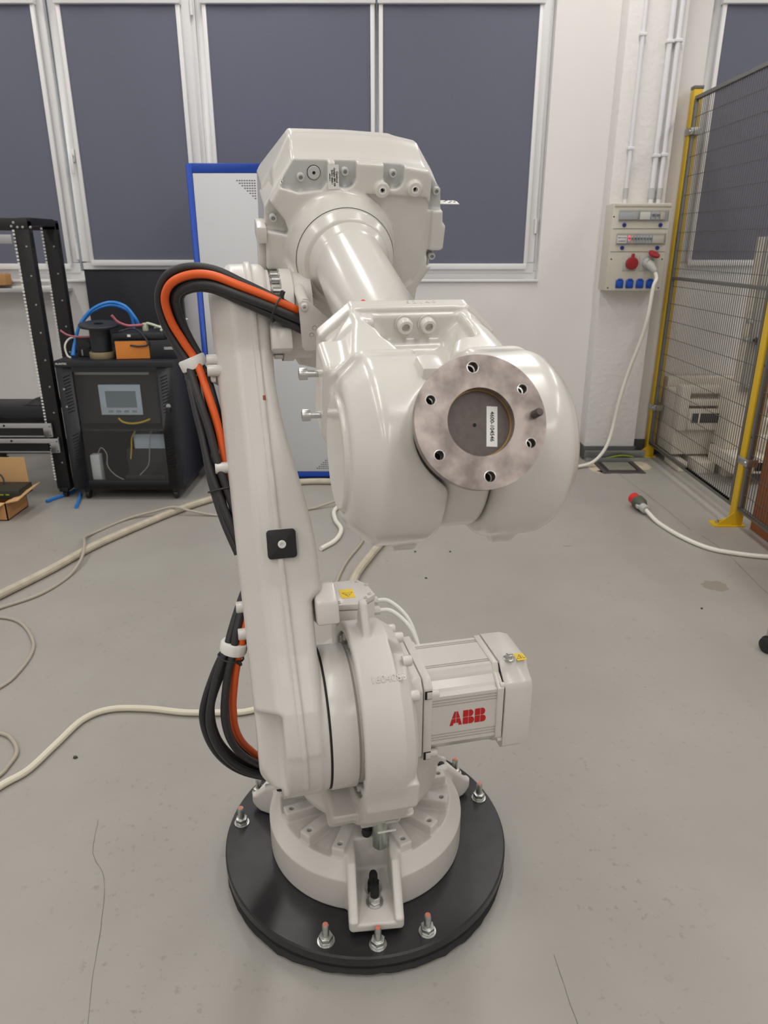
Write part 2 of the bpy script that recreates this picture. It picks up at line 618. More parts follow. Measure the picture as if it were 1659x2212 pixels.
def blob(name, c, rx, ry, material, seed):
    random.seed(seed)
    n = 22
    mb = MB()
    vs = [(c[0], c[1], .0005)]
    for i in range(n):
        a = 2 * math.pi * i / n
        k = random.uniform(.78, 1.1)
        vs.append((c[0] + rx * k * math.cos(a), c[1] + ry * k * math.sin(a), .0005))
    mb.add(vs, [(0, 1 + i, 1 + (i + 1) % n) for i in range(n)])
    return mb.build(name, material, floor)
blob('floor_stain', (1.627, 3.14), .065, .06, 'stain', 3)
blob('floor_stain', (.60, .80), .02, .012, 'debris', 5)
blob('floor_stain', (.655, .845), .007, .013, 'debris', 9)
blob('floor_stain', (1.02, 3.63), .03, .006, 'stain', 11)
random.seed(7)

# ------------------------------------------------------------------ windows and blinds
def window(n, x0, x1, z0, z1, sashes):
    w = bpy.data.objects.new('window_%d' % n, None)
    COL.objects.link(w)
    w['kind'] = 'structure'
    fr = MB()
    t = .06
    fr.box((x0, 5.60, z0), (x1, 5.68, z0 + t)).box((x0, 5.60, z1 - t), (x1, 5.68, z1))
    fr.box((x0, 5.60, z0 + t), (x0 + t, 5.68, z1 - t)).box((x1 - t, 5.60, z0 + t), (x1, 5.68, z1 - t))
    fr.build('window_frame', 'frame', w, bevel=.004)
    for a, b in sashes:
        s = MB()
        k = .075
        s.box((a, 5.585, z0 + .045), (b, 5.64, z0 + .045 + k)).box((a, 5.585, z1 - .045 - k), (b, 5.64, z1 - .045))
        s.box((a, 5.585, z0 + .045 + k), (a + k, 5.64, z1 - .045 - k)).box((b - k, 5.585, z0 + .045 + k), (b, 5.64, z1 - .045 - k))
        so = s.build('sash', 'frame', w, bevel=.005)
        MB().box((a + k - .01, 5.605, z0 + .1), (b - k + .01, 5.615, z1 - .1)).build('pane', 'glass', so)
    return w
w1 = window(1, -3.30, -1.262, 1.33, 3.35, [(-3.27, -2.262), (-2.232, -1.292)])
w2 = window(2, -1.258, 1.135, 1.33, 3.35, [(-1.245, -.055), (-.042, 1.11)])
w3 = window(3, 2.16, 4.6, 1.33, 3.35, [(2.17, 3.35), (3.36, 4.59)])
w4 = window(4, -4.30, -3.304, 1.33, 3.35, [(-4.27, -3.33)])
MB().box((-4.3, 5.50, 1.315), (1.135, 5.62, 1.332)).build('window_sill', 'frame', w2, bevel=.004)
# window handles and hinges
def handle(par, x, z):
    mb = MB().box((x - .014, 5.57, z - .04), (x + .014, 5.586, z + .04)).cyl((x, 5.575, z), (x, 5.535, z), .009, 12).box((x - .011, 5.528, z - .12), (x + .011, 5.542, z + .012))
    mb.build('window_handle', 'frame', par, bevel=.003)
handle(w1, -2.225 + .03, 2.16)
for x, z, p in ((-2.262, 1.52, w1), (-1.277, 3.05, w1), (1.105, 1.70, w2)):
    MB().cyl((x, 5.575, z - .05), (x, 5.575, z + .05), .011, 12).build('hinge', 'frame', p)

def blind(x0, x1, zb, label, bottom_bar=True):
    """roller blind: cassette, fabric, two guides and a bottom bar"""
    t = thing('roller_blind', label, 'blind', ((x0 + x1) / 2, 5.56, zb), 0, 'grey roller blinds on the windows')
    h = 3.085 - zb
    w = (x1 - x0) / 2
    prof = [(-.03, 0), (.02, 0), (.02, .085), (-.012, .085), (-.03, .06)]
    MB().prism(prof, lambda u, v: (-w - .035, u, v + h - .03), lambda u, v: (w + .035, u, v + h - .03)).build('cassette', 'frame', t, bevel=.006)
    # fabric hangs as a very slightly waved sheet with thickness
    vs, fs = [], []
    nx, nz = 12, 16
    for side in (0, 1):
        for i in range(nx + 1):
            for j in range(nz + 1):
                x = -w - .006 + (2 * w + .012) * i / nx
                z = .012 + (h - .02) * j / nz
                y = .0025 * math.sin(i * .9 + j * .35) + (.0012 if side else 0)
                vs.append((x, y, z))
    def vid(s, i, j): return s * (nx + 1) * (nz + 1) + i * (nz + 1) + j
    for s in (0, 1):
        for i in range(nx):
            for j in range(nz):
                f = (vid(s, i, j), vid(s, i + 1, j), vid(s, i + 1, j + 1), vid(s, i, j + 1))
                fs.append(f if s == 0 else f[::-1])
    MB().add(vs, fs).build('fabric', 'blind', t)
    for s in (-1, 1):
        a, b = sorted((s * (w - .001), s * (w + .026)))
        MB().box((a, -.012, 0), (b, .014, h - .02)).build('side_guide', 'frame', t, bevel=.003)
    MB().box((-w - .02, -.014, -.028), (w + .02, .010, .012)).build('bottom_bar', 'frame', t, bevel=.004)
    return t
blind(-3.17, -2.335, 1.43, 'dark grey roller blind at the far left, above the black open rack')
blind(-2.14, -1.376, 1.455, 'narrow dark grey roller blind above the black network cabinet')
blind(-1.177, -.090, 1.44, 'wide dark grey roller blind rising behind the blue-framed cabinet')
blind(-.008, 1.030, 1.43, 'wide dark grey roller blind right of the robot, beside the white wall')
blind(2.262, 3.27, 1.455, 'dark grey roller blind seen through the yellow-posted mesh fence')

# ------------------------------------------------------------------ ceiling lamps (out of the picture, they light the room)
def lamp(x, y, l, label):
    t = thing('ceiling_lamp', label, 'lamp', (x, y, 4.08), 0, 'long ceiling lamps above the workshop')
    MB().box((-.20, -l / 2, .03), (.20, l / 2, .12)).build('lamp_body', 'lampbody', t, bevel=.01)
    MB().add([(-.18, -l / 2 + .02, .028), (-.18, l / 2 - .02, .028), (.18, l / 2 - .02, .028), (.18, -l / 2 + .02, .028)], [(0, 1, 2, 3)]).build('diffuser', 'lamp', t)
for x in (-3.1, -.95, 1.25, 3.5):
    for y in (-2.9, .6, 4.0):
        lamp(x, y, 2.4, 'long white ceiling lamp with a glowing diffuser')

# ================================================================== THE ROBOT
CX, CY, TH = -.05, 1.52, R(13)

# ------------------------------------------------------------------ round plate bolted to the floor
plate = thing('mounting_plate', 'round black steel mounting plate lying on the grey floor under the robot', 'plate', (CX, CY, 0), TH)
MB().lathe([(0, .034), (.374, .034), (.377, .037), (.377, .058), (.373, .062), (0, .062)], n=96).build('top_plate', 'plate', plate)
def ragged_ring():
    # crumpled black film squeezed out between plate and floor
    n = 120
    vs, fs = [], []
    random.seed(21)
    for i in range(n):
        a = 2 * math.pi * i / n
        c, s = math.cos(a), math.sin(a)
        k = .004 * math.sin(a * 5 + 1) + random.uniform(-.002, .003)
        for r, z in ((.30, .001), (.372 + k, .001), (.378 + k * .6, .012), (.371 + k * .5, .02), (.374, .033), (.30, .033)):
            vs.append((r * c, r * s, z))
    for i in range(n):
        j = (i + 1) % n
        for k in range(6):
            l = (k + 1) % 6
            fs.append((i * 6 + k, j * 6 + k, j * 6 + l, i * 6 + l))
    return MB().add(vs, fs)
ragged_ring().build('film', 'film', plate)

def hexagon(r, a0=0):
    return [(r * math.cos(R(60 * i) + a0), r * math.sin(R(60 * i) + a0)) for i in range(6)]
stud_me = {}
def anchor(parent, x, y, z, rot):
    """threaded stud with nut and washer; the stud is the part, nut and washer hang on it"""
    if not stud_me:
        stud_me['stud'] = MB().lathe([(0, 0), (.0085, 0), (.0085, .048), (.0065, .053), (0, .053)], n=16).mesh('stud')
        stud_me['mark'] = MB().lathe([(0, .053), (.006, .0531), (.005, .0542), (0, .0545)], n=14).mesh('mark')
        nut = MB().prism(hexagon(.0168), lambda u, v: (u, v, .0032), lambda u, v: (u, v, .019))
        stud_me['nut'] = nut.mesh('nut', bevel=.0015)
        stud_me['washer'] = MB().lathe([(.009, 0), (.0205, 0), (.0205, .0028), (.009, .0034), (.009, 0)], n=28).mesh('washer')
    s = link('anchor_stud', stud_me['stud'].copy() if not stud_me['stud'].users else stud_me['stud'], 'zinc', parent, Matrix.Translation((x, y, z)) @ Matrix.Rotation(rot, 4, 'Z'))
    link('nut', stud_me['nut'], 'zinc', s)
    link('washer', stud_me['washer'], 'steel', s)
    link('paint_mark', stud_me['mark'], 'copper', s)
for k, a in enumerate((143, 163, 123, -117, -97, -77, 7, 27, 47)):
    anchor(plate, .345 * math.cos(R(a)), .345 * math.sin(R(a)), .062, R(17 * k))

# ------------------------------------------------------------------ robot root and frames
rob = thing('industrial_robot', 'off-white six-axis industrial robot arm with ABB motor standing on round black plate', 'robot', (CX, CY, .062), TH)
RZ = Matrix.Translation((0, 0, -.062))          # parts are written with z measured from the floor
F_BASE = RZ @ Matrix.Rotation(R(-7), 4, 'Z')
F_ROB = RZ
F_ARM = RZ @ Matrix.Translation((0, -.172, .58)) @ Matrix.Rotation(R(-22), 4, 'X')
F_UP = RZ @ Matrix.Translation((0, .2, 1.554)) @ Matrix.Rotation(R(18.1), 4, 'X')
def U(x, e, v):          # upper-arm coordinates (side, forward, up) -> mesh coordinates of F_UP
    return Vector((x, -e, v))
def A(x, t, d):          # lower-arm coordinates (side, along, forward) -> mesh coordinates of F_ARM
    return Vector((x, -d, t))

screw_cache = {}
def screw(parent, frame, pos, d, r=.008, h=.008, material='paint', name='socket_screw'):
    key = (round(r, 4), round(h, 4), material)
    if key not in screw_cache:
        screw_cache[key] = MB().lathe([(0, -.004), (r, -.004), (r, h * .82), (r * .86, h), (r * .52, h), (r * .48, h * .45), (0, h * .42)], n=20).mesh('socket_screw')
        screw_cache[key].materials.append(M[material])
    s, t, dd = basis_from(d)
    m = Matrix.Identity(4)
    for i in range(3):
        m[i][0], m[i][1], m[i][2], m[i][3] = s[i], t[i], dd[i], pos[i]
    return link(name, screw_cache[key], None, parent, frame @ m)

# ------------------------------------------------------------------ base casting
RIBS = [22, 47.3, 72.7, 98]
def base_sdf(X, Y, Z):
    r = np.hypot(X, Y)
    d = dpoly(r, Z, [(-.05, .0625), (.254, .0625), (.256, .066), (.256, .152), (.227, .186), (.205, .181), (.12, .181), (.10, .205), (-.05, .205)])
    d = d - .0
    lugs = (-90, 30, 150)
    for a0 in lugs:
        for ra in RIBS:
            a = R(a0 + ra)
            u = X * math.cos(a) + Y * math.sin(a)
            v = -X * math.sin(a) + Y * math.cos(a)
            rib = dbox(u, v, Z, (.09, -.0165, .15), (.2215, .0165, .2115), .004)
            d = smin(d, rib, .004)
    for a0 in lugs:
        a = R(a0)
        u = X * math.cos(a) + Y * math.sin(a)          # radial
        v = -X * math.sin(a) + Y * math.cos(a)         # across
        side = dpoly(u, Z, [(.12, .0625), (.300, .0625), (.316, .072), (.327, .085), (.327, .112), (.315, .118), (.238, .197), (.12, .205)])
        lug = dext(side, v, -.064, .064, .010)
        d = smin(d, lug, .012)
        ch = dbox(u, v, Z, (.168, -.041, .104), (.5, .041, .5), .008)
        ch = np.maximum(ch, -(Z - .104))
        wide = np.maximum(np.abs(v) - (.036 + .10 * np.clip(u - .17, 0, .06)), np.maximum(.172 - u, .104 - Z))
        d = smax(d, -np.minimum(ch, wide), .006)
    for a0 in lugs:
        for ra in RIBS:
            a = R(a0 + ra)
            u = X - .203 * math.cos(a)
            v = Y - .203 * math.sin(a)
            hole = np.maximum(np.hypot(u, v) - .0062, .19 - Z)
            d = np.maximum(d, -hole)
    return d
base = link('base_casting', cast(base_sdf, (-.33, -.345, .058), (.33, .30, .222), .0030), 'paint_cast', rob, F_BASE)
for a0 in (-90, 30, 150):
    a = R(a0)
    for rr, mt, hz in ((.268, 'steel', .03), (.232, 'nutblack', .034)):
        x, y = rr * math.cos(a), rr * math.sin(a)
        s = MB().lathe([(0, .10), (.0105, .10), (.0105, .10 + hz + .018), (.008, .10 + hz + .024), (0, .10 + hz + .025)], (x, y, 0), n=18).build('base_bolt', 'nutblack', rob, F_BASE)
        MB().prism([(x + p[0], y + p[1]) for p in hexagon(.0155, .3)], lambda u, v: (u, v, .108), lambda u, v, hz=hz: (u, v, .104 + hz * .72)).build('nut', mt, s, bevel=.0015)
        MB().lathe([(.0105, .1035), (.0205, .1035), (.0205, .1075), (.0105, .108)], (x, y, 0), n=26).build('washer', 'steel', s)
# grey zinc pipe and black plug under the turret
MB().lathe([(0, .203), (.0165, .203), (.0185, .206), (.0185, .33), (0, .33)], (-.004, -.196, 0), n=28).build('drain_pipe', 'zincpipe', rob, F_ROB)
MB().lathe([(0, 0), (.010, .002), (.013, .008), (.013, .022), (.009, .024), (.009, .034), (.012, .036), (.012, .06), (0, .06)], (-.033, -.172, .215), (.15, .05, .9), n=20).build('black_plug', 'black', rob, F_ROB)

# ------------------------------------------------------------------ turret with gearbox ring
AY, AZ = -.172, .58
def turret_sdf(X, Y, Z):
    r = np.hypot(X, Y)
    d = dpoly(r, Z, [(-.05, .205), (.105, .205), (.11, .225), (.150, .240), (.178, .262), (.188, .285), (.190, .36), (.17, .40), (-.05, .40)])
    # trunk rising at the right side behind the ring
    trunk = dext(np.maximum(np.hypot(X - .01, Y) - .155, -.10 - X), Z, .30, .60, .02)
    d = smin(d, trunk, .03)
    rr = np.hypot(Y - AY, Z - AZ)
    ring = dpoly(rr, X, [(-.05, -.070), (.199, -.070), (.203, -.064), (.203, .012), (.186, .036), (.16, .048), (-.05, .048)])
    d = smin(d, ring, .012)
    # front block running from the ring down to the bowl
    blk = dext(dpoly(Y, Z, [(-.362, .52), (-.352, .455), (-.318, .395), (-.222, .300), (-.205, .272), (-.02, .262), (0, .5)]), X, -.068, .047, .012)
    d = smin(d, blk, .008)
    # low shelf under the drum
    sh = dext(dpoly(Y, Z, [(-.262, .372), (-.250, .345), (-.195, .282), (0, .27), (0, .41)]), X, -.128, -.05, .010)
    d = smin(d, sh, .008)
    # hoist fin on top of the ring
    fin = dext(dpoly(Y, Z, [(-.215, .70), (-.20, .785), (-.165, .845), (-.145, .848), (-.128, .80), (-.115, .70)]), X, -.040, -.022, .006)
    d = smin(d, fin, .006)
    # recess behind the drum
    d = smax(d, -dext(rr - .181, X, -.12, -.046, .003), .004)
    # pockets on the ring
    d = smax(d, -dbox(X, Y, Z, (.012, -.30, .735), (.09, -.205, .80), .008), .005)
    d = smax(d, -dbox(X, Y, Z, (.026, -.42, .405), (.09, -.30, .447), .008), .004)
    # openings at the bottom front
    d = smax(d, -dbox(X, Y, Z, (.006, -.30, .285), (.034, -.18, .315), .003), .003)
    d = smax(d, -dbox(X, Y, Z, (-.09, -.30, .20), (-.052, -.165, .296), .006), .005)
    return d
link('turret', cast(turret_sdf, (-.20, -.39, .198), (.205, .20, .86), .0033), 'paint_cast', rob, F_ROB)
MB().box((-.018, -.236, .279), (.026, -.234, .2835)).build('strip', 'white', rob, F_ROB)
# drum, dark seam, bolts around it
MB().lathe([(0, -.004), (.1545, -.004), (.156, -.001), (.156, .05), (.150, .056), (.150, .085), (0, .085)], (-.125, AY, AZ), (1, 0, 0), n=80).build('gear_drum', 'paint', rob, F_ROB)
MB().lathe([(.10, 0), (.1530, 0), (.1530, .005), (.10, .005)], (-.1335, AY, AZ), (1, 0, 0), n=80).build('seam', 'seam', rob, F_ROB)
for k in range(18):
    a = R(20 * k + 6)
    screw(rob, F_ROB, (-.052, AY + .168 * math.cos(a), AZ + .168 * math.sin(a)), (-1, 0, 0), .0095, .014, 'paint')
for k in range(14):
    a = R(360 / 14 * k + 10)
    c, s = math.cos(a), math.sin(a)
    if s > .1 and c > -.75:
        screw(rob, F_ROB, (.04, AY + .172 * c, AZ + .172 * s), (1, 0, 0), .012, .016, 'paint')
# cast number on the ring
tm = text_mesh('1604083', .022, .0012)
a = R(128)
rad = Vector((0, math.cos(a), math.sin(a)))
tangent = Vector((0, -math.sin(a), math.cos(a)))
if tangent.z < 0: tangent = -tangent
link('cast_number', tm, 'paint', rob, F_ROB @ frame_mtx(Vector((-.008, AY, AZ)) + rad * .2035, (1, 0, 0), tangent))

# ------------------------------------------------------------------ axis-2 motor
MY, MZ = -.136, .573
def rsq(h, c):
    return [(-h + c, -h), (h - c, -h), (h, -h + c), (h, h - c), (h - c, h), (-h + c, h), (-h, h - c), (-h, -h + c)]
def xprism(mb, poly, x0, x1, cy=MY, cz=MZ):
    return mb.prism(poly, lambda u, v: (x0, cy + u, cz + v), lambda u, v: (x1, cy + u, cz + v))
xprism(MB(), rsq(.108, .022), .046, .083).build('gear_flange', 'paint', rob, F_ROB, bevel=.004)
mot = thing('drive_motor', None, None)
del_keys = [k for k in mot.keys()]
for k in del_keys: del mot[k]
mot.parent = rob
mot.matrix_basis = F_ROB
xprism(MB(), rsq(.108, .018), .0845, .104).build('motor_flange', 'paint', mot, bevel=.003)
h = .102
def groove(zs, depth=.0032, w=.0022):
    out = []
    for z in zs:
        out += [(0, z - w), (depth, z - w), (depth, z + w), (0, z + w)]
    return out
front = [(-h + a, b) for a, b in groove((-.052, -.045, -.038, .038, .045, .052))]          # front face, downwards to up
top = [(b, h - a) for a, b in groove((-.046, -.039, .039, .046))]
poly = [(-h, -.062)] + front + [(-h, .062), (-h + .012, .066), (-h + .016, .072), (-.070, .083), (-.062, h - .004), (-.058, h)] + top + [(.058, h), (.075, .085), (h, .06), (h, -.06), (.06, -h), (-.06, -h), (-.085, -.085)]
xprism(MB(), poly, .104, .268).build('motor_body', 'paint', mot, smooth=20)
xprism(MB(), [(-.106, -.066), (-.106, .064), (-.070, .085), (-.060, .105), (.062, .105), (.106, .06), (.106, -.06), (.06, -.106), (-.06, -.106), (-.088, -.088)], .256, .2715).build('end_ring', 'paint', mot, bevel=.002)
xprism(MB(), [(-.10, -.06), (-.10, .06), (-.06, .098), (.06, .098), (.10, .06), (.10, -.06), (.06, -.10), (-.06, -.10)], .2715, .2745).build('gap', 'seam', mot)
cov = MB()
cp = [(-.107, -.092), (-.107, .056), (-.100, .070), (-.070, .088), (-.060, .106), (.064, .106), (.107, .06), (.107, -.06), (.06, -.107), (-.092, -.107)]
cp2 = [(u * .93, v * .95) for u, v in cp]
n = len(cp)
vs = [(.2745, MY + u, MZ + v) for u, v in cp] + [(.322, MY + u, MZ + v) for u, v in cp] + [(.343, MY + u, MZ + v) for u, v in cp2]
fs = [(i, (i + 1) % n, n + (i + 1) % n, n + i) for i in range(n)] + [(n + i, n + (i + 1) % n, 2 * n + (i + 1) % n, 2 * n + i) for i in range(n)]
fs += [tuple(range(n - 1, -1, -1)), tuple(range(2 * n, 3 * n))]
cov.add(vs, fs).build('end_cover', 'paint', mot, bevel=.002)
for y, z in ((-.118, .078), (-.118, -.112), (.10, .09)):
    screw(mot, Matrix.Identity(4), (.104, MY + y * .78, MZ + z * .82), (1, 0, 0), .0095, .018, 'paint')
for z in (.066, -.078):
    screw(mot, Matrix.Identity(4), (.268, MY - .096, MZ + z), (1, 0, 0), .007, .007, 'paint')
for z in (.075, -.085):
    MB().box((.086, MY - .1095, MZ + z - .010), (.102, MY - .1075, MZ + z + .010)).build('slot', 'seam', mot)
    MB().box((.0905, MY - .111, MZ + z - .0085), (.102, MY - .109, MZ + z + .0085)).build('slot_bolt', 'paint', mot, bevel=.001)
# red three-letter logo on the front panel
def logo():
    mb = MB()
    H_, s = .036, .0285
    x0 = .147
    yf = MY - h - .0012
    def put(poly, ox):
        mb.prism([(ox + u * s, v * H_ - H_ / 2) for u, v in poly], lambda u, v: (x0 + u, yf, MZ + v), lambda u, v: (x0 + u, yf + .0016, MZ + v))
    g = .03
    put([(0, 0), (.25, 0), (.32, .17), (.5 - g, .17), (.5 - g, .5 - g), (.16, .5 - g)], 0)
    put([(.18, .5 + g), (.5 - g, .5 + g), (.5 - g, 1), (.36, 1)], 0)
    put([(1, 0), (.84, .5 - g), (.5 + g, .5 - g), (.5 + g, .17), (.68, .17), (.75, 0)], 0)
    put([(.82, .5 + g), (.64, 1), (.5 + g, 1), (.5 + g, .5 + g)], 0)
    def rnd(v0, v1, w):
        m = (v0 + v1) / 2
        rr = (v1 - v0) / 2
        return [(.42 + 2 * g, v0)] + [(w - rr + rr * math.sin(R(q)), m - rr * math.cos(R(q))) for q in range(0, 181, 20)] + [(.42 + 2 * g, v1)]
    for ox in (1.08 * s, 2.06 * s):
        put([(0, 0), (.42, 0), (.42, .5 - g), (0, .5 - g)], ox)
        put([(0, .5 + g), (.42, .5 + g), (.42, 1), (0, 1)], ox)
        put(rnd(0, .5 - g, .92), ox)
        put(rnd(.5 + g, 1, .84), ox)
    return mb
logo().build('logo_lettering', 'red', mot, smooth=0)['label'] = 'red ABB letters'
# hex nut and warning sticker on the end cover
nutm = MB().prism([(.300 + u, MY - .055 + v) for u, v in hexagon(.009)], lambda u, v: (u, v, MZ + .108), lambda u, v: (u, v, MZ + .117)).build('ground_nut', 'steel', mot, bevel=.001)
MB().lathe([(0, .1055), (.0135, .1055), (.0135, .1075), (.009, .109), (0, .109)], (.300, MY - .055, MZ), n=24).build('nut_washer', 'steel', mot)
MB().lathe([(0, .117), (.005, .117), (.005, .120), (0, .120)], (.300, MY - .055, MZ), n=16).build('ground_stud', 'steel', mot)
st = MB().box((.316, MY - .068, MZ + .1058), (.339, MY - .040, MZ + .1066)).build('warning_sticker', 'yellow', mot)
def tri(mb, c, r, z, w, flip=1):
    pts = [Vector((c[0] + r * math.sin(R(120 * i)) , c[1] + flip * r * math.cos(R(120 * i)), z)) for i in range(3)]
    return mb.tube(pts, w, 6, closed=True)
tri(MB(), (.3275, MY - .056), .0105, MZ + .1066, .0007).build('warning_triangle', 'ink', mot)
MB().tube([(.3255, MY - .051, MZ + .1066), (.3285, MY - .055, MZ + .1066), (.3265, MY - .056, MZ + .1066), (.3285, MY - .061, MZ + .1066)], .0006, 6).build('warning_bolt', 'ink', mot)

# ------------------------------------------------------------------ junction box of the axis-1 motor
jb = thing('junction_box', None, None)
for k in [k for k in jb.keys()]: del jb[k]
jb.parent = rob
jb.matrix_basis = F_ROB
jp = [(-.070, -.030), (-.014, -.036), (.008, -.012), (.030, .006), (.022, .062), (.004, .092), (-.052, .094), (-.066, .085)]
MB().prism(jp, lambda u, v: (u, v, .60), lambda u, v: (u, v, .760)).build('box_body', 'paint', jb, bevel=.003)
MB().prism([(u * 1.02, v * 1.01) for u, v in jp], lambda u, v: (u, v, .762), lambda u, v: (u, v, .776)).build('box_lid', 'paint', jb, bevel=.0015)
for u, v in ((-.062, -.020), (.018, .008), (.000, .082), (.020, .058), (.004, -.010)):
    screw(jb, Matrix.Identity(4), (u, v, .776), (0, 0, 1), .0045, .004, 'paint')
js = MB().box((-.052, .000, .776), (-.018, .046, .7768)).build('warning_sticker', 'yellow', jb)
tri(MB(), (-.034, .020), .014, .7768, .0007, -1).build('warning_triangle', 'ink', jb)
for k in (-1, 0, 1):
    MB().tube([(-.034 + k * .004, .014, .7768), (-.033 + k * .004, .017, .7768), (-.035 + k * .004, .020, .7768), (-.034 + k * .004, .023, .7768)], .0004, 5).build('heat_sign', 'ink', jb)
for y, z in ((.050, .735), (.022, .722)):
    MB().cyl((.018, y, z), (.046, y, z), .011, 6).build('cable_gland', 'paint', jb, bevel=.001)
    MB().tube(catmull([(.04, y, z), (.075, y - .01, z - .002), (.115, y - .04, z - .04), (.135, y - .07, z - .11), (.138, y - .09, z - .2)], 7), .0055, 10).build('white_cable', 'white', jb)
MB().cyl((-.02, .03, .40), (-.02, .03, .60), .060, 32).build('motor_can', 'paint', jb)

# ------------------------------------------------------------------ lower arm
def xr(t):
    s = np.clip((t - .34) / .42, 0, 1)
    q = np.clip((t - .262) / .03, 0, 1)
    return -.1405 + .021 * q * q * (3 - 2 * q) - .058 * s * s * (3 - 2 * s)
def arm_sdf(X, Y, Z):
    T, Dn = Z, -Y
    prof = dpoly(Dn, T, [(.150, -.03), (.152, .05), (.128, .16), (.106, .30), (.094, .46), (.086, .64), (.084, .80), (.096, .90), (-.10, .93), (-.088, .75), (-.095, .6), (-.125, .42), (-.15, .25), (-.158, .1), (-.155, -.03)])
    prof = smin(prof, dcirc(Dn, T, 0, 0, .158), .02)
    prof = smin(prof, dcirc(Dn, T, 0, .90, .110), .02)
    xl = -.276 - .026 * np.clip(T / .9, 0, 1.1)
    right = X - xr(T)
    left = xl - X
    body = smax(smax(prof, right, .010), left, .014)
    # sloping left front shoulder
    sl = (-(X - (xl + .036)) * .80 + (prof + .020) * .62)
    body = smax(body, sl - .006, .008)
    # right front shoulder towards the top
    sr = ((X - (xr(T) - .012)) * .75 + (prof + .004) * .66)
    body = smax(body, sr - .004, .008)
    # bead along the middle
    xb = -.189 - .026 * np.clip(T / .9, -.2, 1.2)
    bead = np.maximum(prof - .005, np.abs(X - xb) - .006)
    body = smin(body, np.maximum(bead, -T - .12), .003)
    # step cut at the lower left
    st = dbox(X, Dn, T, (-.5, .085, -.40), (-.224, .5, .052), .012)
    body = smax(body, -st, .010)
    st2 = dbox(X, Dn, T, (-.5, -.5, -.40), (-.232, .5, -.118), .010)
    body = smax(body, -st2, .010)
    # notch for the stop on the right
    hubr = dext(dcirc(Dn, T, 0, 0, .1535), X, -.20, -.1325, .004)
    body = smin(body, hubr, .006)
    return body
link('lower_arm', cast(arm_sdf, (-.325, -.17, -.178), (-.105, .175, 1.03), .0034), 'paint_cast', rob, F_ARM)
# black square bumper with a white screw
bp_c = A(-.195, .392, .1025)
bm_ = MB()
q, rc = .030, .007
loop = []
for cx_, cz_, a0 in ((q - rc, q - rc, 0), (-q + rc, q - rc, 90), (-q + rc, -q + rc, 180), (q - rc, -q + rc, 270)):
    for k in range(5):
        aa = R(a0 + 22.5 * k)
        loop.append((cx_ + rc * math.cos(aa), cz_ + rc * math.sin(aa)))
nl = len(loop)
vs = [(u, 0, v) for u, v in loop] + [(u, -.0085, v) for u, v in loop] + [(u * .94, -.0098, v * .94) for u, v in loop] + [(0, -.0125, 0)]
fs = [tuple(range(nl))] + [(i, (i + 1) % nl, nl + (i + 1) % nl, nl + i) for i in range(nl)] + [(nl + i, nl + (i + 1) % nl, 2 * nl + (i + 1) % nl, 2 * nl + i) for i in range(nl)] + [(2 * nl + i, 2 * nl + (i + 1) % nl, 3 * nl) for i in range(nl)]
bmp = bm_.add(vs, fs).build('bumper_pad', 'black', rob, F_ARM @ Matrix.Translation(bp_c) @ Matrix.Rotation(R(6), 4, 'X'))
MB().lathe([(0, 0), (.0085, 0), (.0085, .0025), (.007, .004), (.004, .004), (.0035, .0015), (0, .0015)], (0, -.0115, 0), (0, -1, 0), n=20).build('pad_screw', 'white', bmp)
MB().box((-.0315, -.0005, -.0315), (.0315, .004, .0315)).build('pad_gasket', 'paint', bmp, bevel=.002)
# rust chip on the arm
for x, t, w in ((-.205, .70, .005), (-.150, .45, .002), (-.152, .40, .0025)):
    MB().box((x - w * .6, -.0915, t - w), (x + w * .6, -.086, t + w)).build('paint_chip', 'rust', rob, F_ARM, bevel=.001)
# stop blocks
sb = MB().prism([(.055, .800), (.115, .795), (.118, .838), (.075, .872)], lambda u, v: A(-.182, v, u), lambda u, v: A(-.138, v, u))
sb.build('stop_block', 'paint', rob, F_ARM, bevel=.004)
MB().prism([(.02, .215), (.118, .215), (.118, .262), (.075, .300), (.02, .300)], lambda u, v: A(-.136, v, u), lambda u, v: A(-.088, v, u)).build('stop_block', 'paint', rob, F_ARM, bevel=.006)
# bosses on the left edge that carry the cable clamps
for t, d in ((.800, .02), (.775, .03), (.565, .02), (.262, .02), (.205, .03)):
    MB().cyl(A(-.262, t, d), A(-.318 + (.02 if t < .3 else 0), t, d), .0125, 18).build('side_boss', 'paint', rob, F_ARM, bevel=.002)

# ------------------------------------------------------------------ axis-3 joint
gx = MB()
gx.lathe([(0, 0), (.098, 0), (.098, .012), (.082, .016), (.082, .034), (.100, .036), (.100, .060), (.094, .064), (.094, .10), (0, .10)], A(-.186, .90, 0), (1, 0, 0), n=64)
gx.build('axis_3_gearbox', 'paint', rob, F_ARM)
for k in range(16):
    a = R(22.5 * k + 4)
    MB().cyl(A(-.168, .90 + .088 * math.cos(a), .088 * math.sin(a)), A(-.148, .90 + .088 * math.cos(a), .088 * math.sin(a)), .008, 14).build('joint_bolt', 'steel', rob, F_ARM)

